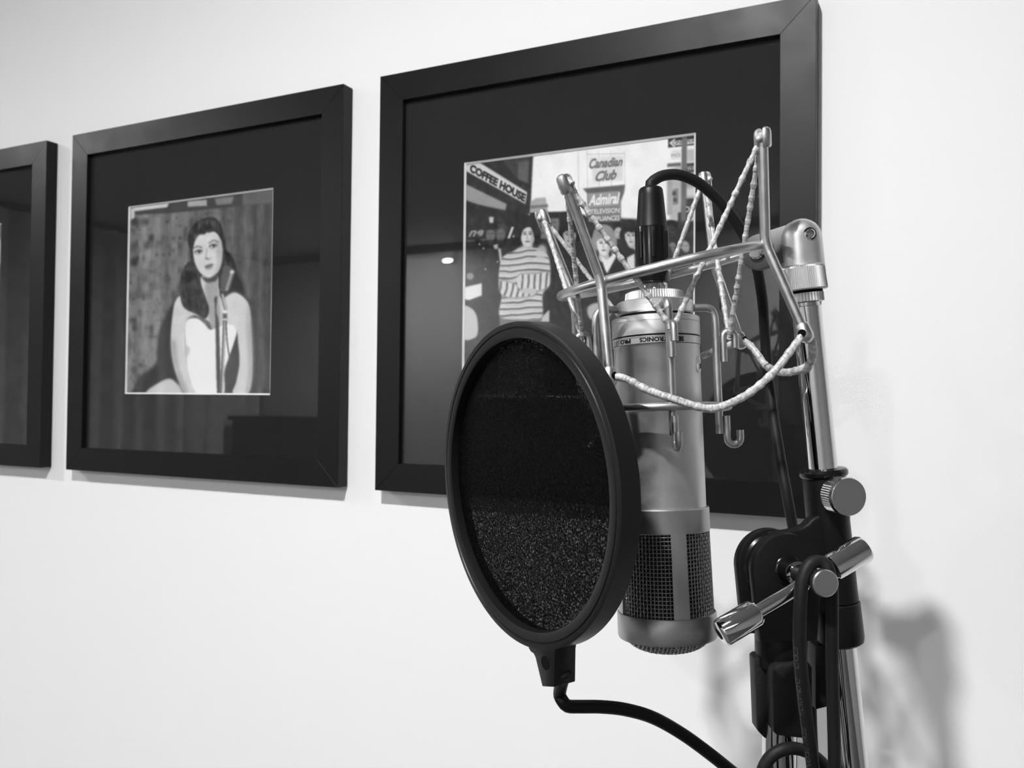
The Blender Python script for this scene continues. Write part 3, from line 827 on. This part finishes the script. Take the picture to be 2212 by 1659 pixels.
# small mirror badge on the right of the body
mb = MB(); vs_ = []; fs = []
NA, NB = 10, 8
def badge_pt(s_, q_):      # s 0..1 around, q 0..1 down, superellipse mask keeps corners round
    return s_, q_
outline = []
for k in range(40):
    a = 2*math.pi*k/40; ca, sa = math.cos(a), math.sin(a)
    outline.append((math.copysign(abs(ca)**.5, ca), math.copysign(abs(sa)**.5, sa)))
def bp_(u, v, r): return mic_pt(797+20*v, 76+24*u*1.0, r)
vs_ = [bp_(0, 0, .02935)]+[bp_(u*.5, v*.5, .02935) for u, v in outline]+[bp_(u, v, .02930) for u, v in outline]+[bp_(u, v, .0288) for u, v in outline]
for k in range(40):
    l = (k+1) % 40
    fs += [(0, 1+k, 1+l), (1+k, 41+k, 41+l, 1+l), (41+k, 81+k, 81+l, 41+l)]
bad = MB().add(vs_, fs).build('badge', 'badge', body)
v, tr = text_mesh('J07', 0, 0); lo, hi = v.min(0), v.max(0); uv = (v-lo)/(hi-lo)
MB().add([bp_(-.62+1.0*u[0], .42-.55*u[1], .02945) for u in uv], [tuple(a) for a in tr]).build('lettering', 'engraved', bad, smooth=0)

# ------------------------------------------------------------------ shock mount
CM = (.1017, .0759, .5746); PP = Vector((.0525, .0107, -.0450)); QQ = Vector((.0428, .0109, .0413))
def M3(v): return C3(CM[0]+v.x, CM[1]+v.y, CM[2]+v.z)
NN = PP.cross(QQ).normalized()
if NN.y < 0: NN = -NN
JO = {'fr': PP, 'br': QQ, 'bl': -PP, 'fl': -QQ}
mount = thing('shock_mount', M3(Vector((0, 0, 0))), 'silver wire spider shock mount with elastic cords around the microphone', 'shock mount')
RT = .0032
MB().tube([M3(PP*math.cos(2*math.pi*k/96)+QQ*math.sin(2*math.pi*k/96)) for k in range(96)], RT, 16, closed=True).build('outer_ring', 'satin_nickel', mount, smooth=180)
UP, LOW, TIPC = {}, {}, {}
for k, j in JO.items():
    rad = j.normalized()
    up = j+NN*.0605+rad*.0165; lo = j-NN*.0580+rad*.0165
    jo = j+rad*.0045          # the rod is welded to the outside of the ring
    du = (up-jo).normalized(); dl = (lo-jo).normalized()
    rod = MB().tube([M3(v) for v in spline([up, jo+du*.012, jo+du*.004, jo+dl*.004, jo+dl*.012, lo], 8)], RT, 16).build('arm', 'satin_nickel', mount, smooth=60)
    UP[k] = up; LOW[k] = lo
    # slotted head on top
    o_ = M3(up-du*.004); axw = (M3(up)-M3(up-du)).normalized()
    tang = (M3(rad.cross(NN))-M3(Vector((0, 0, 0)))).normalized()
    rw = (M3(rad)-M3(Vector((0, 0, 0)))).normalized()
    for sgn in (-1, 1):
        MB().lathe(o_+rw*sgn*.0015, axw, [(0, .0032), (.0012, .0039), (.0092, .0039), (.0112, .0032), (.0122, .0016)], 14, ref=tang, a0=0 if sgn < 0 else math.pi, a1=math.pi if sgn < 0 else 2*math.pi).build('slotted_head', 'satin_nickel', rod)
    # eyelet at the foot
    axl = (M3(lo)-M3(lo-dl)).normalized()
    MB().lathe(M3(lo-dl*.005), axl, [(0, .0033), (.0015, .0044), (.008, .0048), (.0105, .0042), (.0125, .0022), (.013, 0)], 20).build('eyelet', 'satin_nickel', rod)
    hv = (M3(rad.cross(NN))-M3(Vector((0, 0, 0)))).normalized()
    MB().tube([M3(lo+dl*.001)-hv*.00475, M3(lo+dl*.001)+hv*.00475], .0025, 14).build('cord_hole', 'dark_hole', rod)

# inner cage: four hooked rods and a ring round the body
RC, RW = .0412, .0027
RODP = {'front': 2, 'right': 92, 'back': 182, 'left': 272}
HOOK_U = {}
for nme, a in RODP.items():
    top = [mic_pt(668, a, .0252), mic_pt(668, a, .0330), mic_pt(670, a, .0375), mic_pt(680, a, .0402), mic_pt(700, a, RC), mic_pt(760, a, RC), mic_pt(945, a, RC)]
    MB().tube(spline(top, 8), RW, 14).build('cage_rod', 'dull_nickel', mount, smooth=60)
    h = []
    r1 = RC+2*RW-.0004; hr = .0041
    h += [mic_pt(788, a, r1), mic_pt(760, a, r1), mic_pt(734, a, r1)]
    for q in range(1, 8):
        th = math.pi*q/8
        h.append(mic_pt(734, a, r1+hr-hr*math.cos(th))-AX*hr*math.sin(th))
    h += [mic_pt(734, a, r1+2*hr), mic_pt(758, a, r1+2*hr)]
    MB().tube(h, RW*.92, 12).build('upper_hook', 'dull_nickel', mount, smooth=60)
    HOOK_U[nme] = mic_pt(735, a, r1+hr)-AX*(hr*.1)
    h = [mic_pt(906, a, r1), mic_pt(930, a, r1), mic_pt(955, a, r1)]
    for q in range(1, 8):
        th = math.pi*q/8
        h.append(mic_pt(955, a, r1+hr*1.1-hr*1.1*math.cos(th))+AX*hr*1.1*math.sin(th))
    h += [mic_pt(955, a, r1+2.2*hr), mic_pt(938, a, r1+2.2*hr)]
    MB().tube(h, RW*.92, 12).build('lower_hook', 'dull_nickel', mount, smooth=60)
MB().tube([mic_pt(887, 360*k/80, RC+2*RW-.0006) for k in range(80)], RW, 14, closed=True).build('cage_ring', 'dull_nickel', mount, smooth=180)

# elastic cords
def braid(amp, k1):
    return lambda L, a: 1.0+amp*math.sin(2*a+L*k1)*math.sin(2*a-L*k1)
def cord(pts, r, seed, beads=0.0, name='elastic_cord'):
    rr_ = random.Random(seed)
    q = resample(pts, .0006); L = 0; rad = []
    marks = []; s_ = rr_.uniform(.003, .008)
    total = .0006*len(q)
    while s_ < total:
        marks.append((s_, rr_.uniform(.6, 1.0))); s_ += rr_.uniform(.006, .011)
    for i in range(len(q)):
        L = i*.0006; v = 1.0+.05*math.sin(L*900)
        for m_, w_ in marks:
            d = abs(L-m_)
            if d < .0022: v += beads*w_*math.cos(d/.0022*math.pi/2)
        rad.append(r*v)
    MB().tube(q, rad, 14, lump=braid(.10, 1500)).build(name, 'elastic', mount, smooth=180)
order = [('fl', 'front', 'fr'), ('fr', 'right', 'br'), ('br', 'back', 'bl'), ('bl', 'left', 'fl')]
for n_, (a, h, b) in enumerate(order):
    A, B, H = M3(UP[a]+NN*.003), M3(UP[b]+NN*.003), HOOK_U[h]
    da, db = (A-H).normalized(), (B-H).normalized()
    side = (da-db).normalized()
    pts = [A, A+(H-A)*.06+NN.y*UPV*.001, A+(H-A)*.5, H+da*.006, H+side*.0014-UPV*.0002, H-side*.0014-UPV*.0002, H+db*.006, B+(H-B)*.5, B+(H-B)*.06, B]
    cord(spline(pts, 10), .00160, 20+n_, beads=.38 if n_ in (0, 1) else .2)
for k in JO:   # the short bight lying in each slot
    rad = JO[k].normalized(); tg = rad.cross(NN)
    A = UP[k]+NN*.003
    cord(spline([M3(A-tg*.005-NN*.0025), M3(A-tg*.002+NN*.0005), M3(A+tg*.002+NN*.0005), M3(A+tg*.005-NN*.0025)], 8), .0019, 50, name='cord_bight')
# lower cord, slack
lf, lr, lb, ll = (M3(LOW[k]+(LOW[k]-JO[k]).normalized()*.001) for k in ('fl', 'fr', 'br', 'bl'))
cord(spline([lf, P(1350, 818, .520), P(1400, 843, .515), P(1460, 864, .511), P(1525, 882, .508), P(1565, 876, .508), P(1620, 848, .510), P(1672, 803, .513), P(1706, 760, .516), lr], 10), .0024, 61, beads=.10)
cord(spline([lr, P(1749, 727, .521), P(1757, 757, .526), P(1749, 786, .531), P(1722, 800, .537), P(1690, 804, .556), P(1656, 791, .605), P(1636, 765, .615), P(1618, 744, .622), lb], 10), .0024, 62, beads=.10)
cord(spline([lb, P(1560, 752, .637), P(1480, 782, .648), P(1400, 800, .65), P(1310, 812, .643), ll], 10), .0024, 63, beads=.08)
cord(spline([ll, P(1262, 860, .60), P(1285, 880, .57), P(1305, 850, .54), lf], 10), .0024, 64, beads=.08)

# bracket plate, swivel and thread adapter of the mount
PA0, PA1 = P(1741, 655, .555), P(1844, 1659, .555)
PAX = (PA1-PA0).normalized()                 # down the boom tube
PVR = (RGT-PAX*RGT.dot(PAX)).normalized(); PVT = PAX.cross(PVR)
if PVT.dot(FWD) > 0: PVT = -PVT
KP = .555/FPX
b0, b1 = P(1640, 546, .572), P(1712, 524, .560)
bd = (b1-b0).normalized(); bn = (UPV-bd*UPV.dot(bd)).normalized(); bt = bd.cross(bn)
if bt.dot(FWD) > 0: bt = -bt
hh = .0118
poly = [b1+bn*hh, b1-bn*hh]+[b0+bd*(-math.sin(math.pi*k/12))*hh-bn*math.cos(math.pi*k/12)*hh for k in range(13)]
pl = MB().prism([q-bt*.004 for q in poly], bt*.008).build('bracket_plate', 'plate_grey', mount, bevel=.0006)
MB().lathe(b0+bt*.003, bt, [(0, .0052), (.0032, .0052), (.0042, .004)], 24).build('bolt', 'chrome_worn', pl)
SW = P(1733, 560, .560)
sx_, sup = PVR, -PAX
prof = []
hw = .0128
for x, y in [(-hw, -.022), (hw*1.02, -.022)]: prof.append((x, y))
for k in range(13):
    a = math.pi*k/12; prof.append((hw*math.cos(a)*1.0, .0135+hw*math.sin(a)))
swv = MB().prism([SW+sx_*x+sup*y-PVT*.0130 for x, y in prof], PVT*.026).build('swivel_body', 'swivel_cast', mount, bevel=.0100, bseg=8, smooth=60)
rv = SW+sx_*.0020+sup*.0145+PVT*.0126
MB().ringsolid(rv, PVT, [(0, .0032), (.0004, .0032), (.0004, .0041), (0, .0041)], 32).build('rivet_seat', 'dark_hole', swv)
MB().lathe(rv, PVT, [(-.001, .0032), (.0012, .0032), (.0020, .0024), (.0022, 0)], 28).build('rivet', 'chrome_worn', swv)
def pole_pt(py): return PA0+PAX*((py-655)*KP/1.0*1.0)
MB().lathe(pole_pt(576), PAX, [(-.001, .0120), (0, .0132), (.0012, .0138, 1), (.0150, .0146, 1), (.0158, .0140), (.0160, .0118)], 150, lambda k: 1.0 if k % 2 else .955).build('knurled_nut', 'nut_nickel', mount, smooth=20)
MB().lathe(pole_pt(627), PAX, [(0, .0112), (.0022, .0112)], 40).build('thread_gap', 'dark_hole', mount)
MB().lathe(pole_pt(633), PAX, [(0, .0108), (.0004, .0116, 1), (.0058, .0116, 1), (.0062, .0108)], 72, lambda k: 1.0 if k % 2 else .94).build('lock_ring', 'nut_nickel', mount, smooth=20)

# ------------------------------------------------------------------ microphone stand
PIVD = .545
SX = P(1686, 1500, PIVD)
stand = thing('microphone_stand', (SX.x, SX.y, 0), 'microphone stand with chrome boom tube, black clamp joint and chrome T-bar screw', 'microphone stand')
ZV = Vector((0, 0, 1))
MB().lathe(pole_pt(653), PAX, [(0, .0078), (.0005, .0084), (.0030, .0084), (.0034, .0078)], 48).build('tube_cap', 'chrome_worn', stand)
RP = .0094
MB().lathe(pole_pt(662), PAX, [(0, .0088), (.0004, RP), (.36, RP), (.3604, .0088)], 64).build('boom_tube', 'chrome', stand)
# clamp sleeve on the boom tube
MB().lathe(pole_pt(1012), PAX, [(0, .0098), (.0008, .0142), (.0022, .0154), (.0044, .0154), (.0056, .0146), (.006, .0138)], 64).build('clamp_flange', 'black_gloss', stand)
MB().lathe(pole_pt(1028), PAX, [(0, .0136), (.0260, .0138), (.0300, .0134), (.0790, .0137), (.0820, .0139)], 64).build('clamp_sleeve', 'black_plastic', stand)
MB().lathe(pole_pt(1302), PAX, [(0, .0138), (.0006, .0146), (.0230, .0150), (.0262, .0144), (.0280, .0120), (.0282, .0096)], 64).build('sleeve_foot', 'black_plastic', stand)
kn = vdir(.19, 0, -.98)
kb = P(1808, 1068, .541)
def ridg(k): return 1.0 if k % 2 else .955
MB().tube([kb-kn*.012, kb+kn*.002], .006, 16).build('knob_screw', 'chrome_worn', stand)
kk = MB().lathe(kb, kn, [(0, .0110), (.0006, .0122, 1), (.0100, .0122, 1), (.0112, .0124), (.0130, .0118), (.0134, .0112)], 96, ridg).build('thumb_knob', 'chrome_worn', stand, smooth=20)
MB().lathe(kb+kn*.0133, kn, [(0, .0116), (.0002, .0116)], 64).build('knob_face', 'brushed_cap', kk)
# pivot: two cheeks, the tongue of the clamp between them
PA = vdir(.13, .06, -1.0)
S0 = P(1703, 1232, .528)
stand_up = (ZV-PA*ZV.dot(PA)).normalized()
PXr = PA.cross(stand_up)
if PXr.dot(RGT) < 0: PXr = -PXr
RPV = .0228
def cheek(off, thick, length, name, r=RPV, lean=.004):
    poly = []
    for k in range(25):
        a = math.pi*k/24
        poly.append(S0+PA*off+PXr*r*math.cos(a)+stand_up*r*math.sin(a))
    poly += [S0+PA*off-PXr*(r-lean)-stand_up*length, S0+PA*off+PXr*(r-lean)-stand_up*length]
    return MB().prism(poly, PA*thick).build(name, 'black_plastic', stand, bevel=.0012, bseg=2, smooth=40)
cheek(-.0085, .0085, .044, 'joint_cheek')
cheek(-.0320, .0085, .044, 'joint_cheek', r=.0232)
MB().lathe(S0-PA*.0225, PA, [(0, .018), (.0012, .0205), (.0038, .0215), (.0050, .0200), (.0080, .0200), (.0092, .0215), (.0120, .0205), (.0135, .018)], 64).build('joint_disc', 'black_gloss', stand)
# web between disc and sleeve
w0 = S0-PA*.0165
def web(px, py): return on_plane(px, py, w0, PA)
poly = [web(*q) for q in [(1660, 1150), (1700, 1144), (1722, 1139), (1736, 1131), (1746, 1120), (1762, 1110), (1790, 1110), (1806, 1240), (1800, 1330), (1760, 1320), (1700, 1300), (1660, 1260)]]
MB().prism([q-PA*.0055 for q in poly], PA*.011).build('clamp_web', 'black_plastic', stand, bevel=.002, bseg=3, smooth=40)
# T-bar screw
MB().lathe(S0, PA, [(-.001, .0090), (.0006, .0094), (.0012, .0088), (.0016, .0080), (.0120, .0076), (.0124, .0070)], 48).build('screw_collar', 'black_gloss', stand)
MB().lathe(S0+PA*.0115, PA, [(0, .0066), (.0004, .0074), (.0016, .0074), (.0020, .0062), (.0300, .0062), (.0302, .0060)], 48).build('screw_neck', 'chrome', stand)
MB().lathe(S0+PA*.0424, PA, [(0, .0060), (.0006, .0076), (.0044, .0078), (.0052, .0072)], 48).build('screw_cap', 'brushed_cap', stand)
LD = Vector((0, 0, 0))+vdir(.88, .46, .142); LD = (LD-PA*LD.dot(PA)).normalized()
LC = S0+PA*.0292-stand_up*.0010
MB().tube([LC-LD*.044, LC+LD*.020], .0041, 24).build('lever_bar', 'chrome', stand)
kl = MB().lathe(LC-LD*.0640, LD, [(0, .0036), (.0003, .0066), (.0012, .0078), (.0022, .0082), (.0240, .0082), (.0262, .0070), (.0270, .0042)], 48).build('lever_knob', 'chrome', stand)
MB().lathe(LC-LD*.0642, LD, [(0, .0034), (.0004, .0034)], 32).build('knob_bore', 'dark_hole', kl)
MB().lathe(LC+LD*.0120, LD, [(0, .0042), (.0008, .0062), (.0030, .0082), (.0250, .0084), (.0265, .0078), (.0270, .0066)], 48).build('lever_knob', 'chrome', stand)
# column
def col_pt(py): return P(1686, py, PIVD)
c1 = col_pt(1372)
MB().lathe((SX.x, SX.y, c1.z), (0, 0, -1), [(-.004, .012), (-.003, .0160), (.0, .0164), (.0185, .0160), (.0200, .0150), (.0205, .011)], 56).build('joint_collar', 'black_plastic', stand)
MB().lathe((SX.x, SX.y, c1.z-.0200), (0, 0, -1), [(0, .0105), (.006, .0110), (.007, .0105)], 40).build('collar_nut', 'chrome_worn', stand)
zc = c1.z-.026
MB().lathe((SX.x, SX.y, 0), (0, 0, 1), [(.012, .0112), (zc, .0112)], 48).build('column_tube', 'chrome', stand)
MB().lathe((SX.x, SX.y, 0), (0, 0, 1), [(0, .130), (.006, .134), (.014, .130), (.024, .040), (.045, .018), (.046, .0114)], 64).build('round_base', 'black_plastic', stand)
# grip clamp round the column
def block(pts, D0, D1, name, m, bev):
    f = [P(x, y, D0) for x, y in pts]; n_ = len(f)
    MB().prism(f, FWD*(D1-D0)).build(name, m, stand, bevel=bev, bseg=2, smooth=30)
block([(1630, 1424), (1640, 1418), (1652, 1432), (1660, 1444), (1662, 1590), (1654, 1597), (1636, 1578)], .540, .553, 'grip_jaw', 'rough_plastic', .0010)
block([(1668, 1444), (1680, 1436), (1744, 1428), (1756, 1442), (1758, 1582), (1746, 1598), (1678, 1590), (1670, 1580)], .526, .560, 'grip_body', 'rough_plastic', .0022)
block([(1762, 1396), (1796, 1391), (1802, 1396), (1804, 1522), (1794, 1526), (1762, 1534)], .552, .572, 'grip_lug', 'rough_plastic', .0012)

# ------------------------------------------------------------------ cable with connector
RCAB = .0038
cabl = thing('microphone_cable', P(1410, 500, .578), 'black rubber microphone cable plugged into the microphone and looped over the T-bar screw', 'cable')
ct, cb_ = P(1405.5, 405, .582), P(1410.5, 612, .580)
cax = (cb_-ct).normalized(); cl = (cb_-ct).length; cu = cl/207.0
plug = MB().lathe(ct, cax, [(0, .0062), (2*cu, .0074), (6*cu, .0082), (20*cu, .0087), (86*cu, .0104), (88*cu, .0106)], 56).build('strain_relief', 'black_plastic', cabl)
MB().lathe(ct, cax, [(87*cu, .0104), (88*cu, .0113), (92*cu, .0115), (170*cu, .0115), (172*cu, .0110)], 56).build('plug_sleeve', 'black_gloss', cabl)
MB().lathe(ct, cax, [(171*cu, .0108), (173*cu, .0111), (200*cu, .0110), (203*cu, .0106), (206*cu, .0106), (207*cu, .0100)], 56).build('plug_shell', 'black_gloss', cabl)
cvr = (RGT-cax*RGT.dot(cax)).normalized(); cvt = cax.cross(cvr)
if cvt.dot(FWD) > 0: cvt = -cvt
for dx in (-.0085, -.0010, .0085):
    z0 = ct+cax*(100*cu)+cvr*dx+cvt*math.sqrt(.0117**2-dx*dx)*.985
    MB().tube([z0, z0+cax*(22*cu), z0+cax*(56*cu)], .0011, 10).build('grip_rib', 'black_gloss', cabl)
SCR = S0+PA*.0382            # where the cable hangs over the screw
top = SCR+stand_up*(.0062+RCAB+.0003)
path = [ct+cax*.012, ct-cax*.002, P(1412, 390, .583), P(1434, 379, .585), P(1468, 378, .588), P(1510, 396, .592), P(1555, 436, .597), P(1598, 492, .602), P(1630, 560, .606),
        P(1646, 640, .618), P(1652, 720, .630), P(1658, 800, .632), P(1668, 880, .626), P(1682, 970, .614), P(1698, 1060, .603), P(1712, 1135, .602), P(1728, 1210, .602), P(1744, 1300, .60), P(1750, 1400, .592), P(1751, 1500, .580), P(1754, 1600, .570),
        P(1762, 1720, .555), P(1784, 1800, .53), P(1802, 1740, .508), P(1803, 1659, .503), P(1801, 1560, .501), P(1798, 1460, .499), P(1797, 1380, .4965), P(1797, 1320, .4945), P(1796, 1268, .4915), P(1789, 1228, .4895)]
path += [top+PXr*.0035, top-PXr*.0040]
path += [P(1734, 1250, .4885), P(1729, 1300, .4875), P(1727, 1370, .489), P(1730, 1440, .492), P(1737, 1510, .496), P(1747, 1590, .501), P(1756, 1659, .506), P(1762, 1740, .511), P(1735, 1800, .514), P(1672, 1760, .514), P(1645, 1690, .512), P(1660, 1640, .511), P(1700, 1617, .511), P(1745, 1625, .516), P(1785, 1660, .521), P(1810, 1720, .524), P(1800, 1900, .53)]
zf = P(1790, 2400, .54)
path += [zf, Vector((zf.x+.02, zf.y-.02, .25)), Vector((zf.x+.06, zf.y-.05, .03)), Vector((zf.x+.16, zf.y-.08, .0042)), Vector((zf.x+.6, zf.y-.3, .0042)), Vector((zf.x+1.2, zf.y-.25, .0042))]
cq = resample(spline(path, 14), .003)
mbc = MB().tube(cq, RCAB, 18)
cab = mbc.build('cable_jacket', 'cable_rubber', cabl, smooth=180)
# faint lettering along the near strand, reading upwards
i0 = min(range(len(cq)), key=lambda i: (cq[i]-P(1756, 1655, .507)).length)
i1 = min(range(len(cq)), key=lambda i: (cq[i]-P(1727, 1380, .489)).length)
i0, i1 = max(i0, i1), min(i0, i1)
span = cq[i1:i0+1][::-1]     # from the bottom upwards
cum = [0.0]
for a, b in zip(span, span[1:]): cum.append(cum[-1]+(b-a).length)
def along_span(s_):
    s_ = min(max(s_, 0), cum[-1]-1e-6)
    for i in range(len(cum)-1):
        if cum[i+1] >= s_:
            f_ = (s_-cum[i])/(cum[i+1]-cum[i]); return span[i].lerp(span[i+1], f_), (span[i+1]-span[i]).normalized()
tot = cum[-1]
for word, s0_, s1_ in (('NOISE FREE', .02, .36), ('MICROPHONE', .44, .74), ('CABLE', .81, .97)):
    v, tr = text_mesh(word, .15, 0); lo, hi = v.min(0), v.max(0); uv = (v-lo)/(hi-lo); pts = []
    for u in uv:
        c_, T_ = along_span(tot*(s0_+(s1_-s0_)*u[0]))
        view = (CAM-c_).normalized(); view = (view-T_*view.dot(T_)).normalized(); lft = T_.cross(view)
        if lft.dot(RGT) > 0: lft = -lft
        ang = math.radians(38+26*(u[1]-.5)*1.6)
        pts.append(c_+(view*math.cos(ang)+lft*math.sin(ang))*(RCAB+.00008))
    MB().add(pts, [tuple(a) for a in tr]).build('lettering', 'cable_print', cab, smooth=0)

# ------------------------------------------------------------------ pop filter
PD = .51
PC = P(1121, 1044.6, PD)
th, ph = -.566, -.0477
PN = Vector((math.cos(ph)*math.sin(th), -math.cos(ph)*math.cos(th), math.sin(ph))).normalized()   # towards the open side
PR = .0975; PT = .0135
pop = thing('pop_filter', PC-ZV*PR, 'round black nylon pop filter on a gooseneck in front of the microphone', 'pop filter')
MB().ringsolid(PC, PN, [(0, PR), (.0004, PR-.0008), (.0004, PR-.0032), (-.0002, PR-.0036), (-.0002, PR-.0040), (.0004, PR-.0044), (.0006, PR-.0085), (.0000, PR-.0098), (-.0040, PR-.0104), (-.0090, PR-.0104), (-PT+.001, PR-.0090), (-PT, PR-.0060), (-PT, PR-.0010), (-PT+.0008, PR)], 160).build('hoop', 'black_ring', pop, smooth=40)
MB().lathe(PC-PN*.0052, PN, [(-.0003, PR-.0102), (0, PR-.0102), (.0010, PR*.5), (.0014, 0)], 96).build('front_mesh', 'pop_fabric', pop, smooth=60)
MB().lathe(PC-PN*.0100, PN, [(-.0003, PR-.0102), (0, PR-.0102), (.0003, 0)], 96).build('rear_mesh', 'pop_fabric', pop, smooth=60)
pp = lambda x, y: on_plane(x, y, PC, PN)
poly = [pp(*q) for q in [(1140, 1398), (1146, 1408), (1152, 1412), (1156, 1420), (1171, 1483), (1197, 1484.5), (1198, 1412), (1200, 1398)]]
foot = MB().prism(poly, -PN*.0150).build('foot', 'black_ring', pop, bevel=.0006, smooth=40)
hc = pp(1178, 1432)
MB().lathe(hc-PN*.002, PN, [(0, .0040), (.0022, .0040)], 28).build('screw_hole', 'dark_hole', foot)
gs = pp(1196, 1480)-PN*.0075
gp = [gs+ZV*.006, P(1209, 1496, .504), P(1214, 1512, .503), P(1226, 1525, .503), P(1250, 1526.5, .504), P(1300, 1527, .507), P(1352, 1533, .511), P(1410, 1550, .516), P(1470, 1583, .520), P(1530, 1626, .524), P(1590, 1674, .528), P(1640, 1716, .530), P(1672, 1760, .530)]
MB().tube(resample(spline(gp, 10), .002), .0039, 20).build('gooseneck', 'black_plastic', pop, smooth=180)
ce = Vector((SX.x, SX.y, P(1686, 1785, PIVD).z))
MB().ringsolid(ce, (0, 0, 1), [(-.012, .0114), (.012, .0114), (.012, .0175), (-.012, .0175)], 40).build('stand_clamp', 'black_plastic', pop, bevel=.001)

bpy.context.view_layer.update()
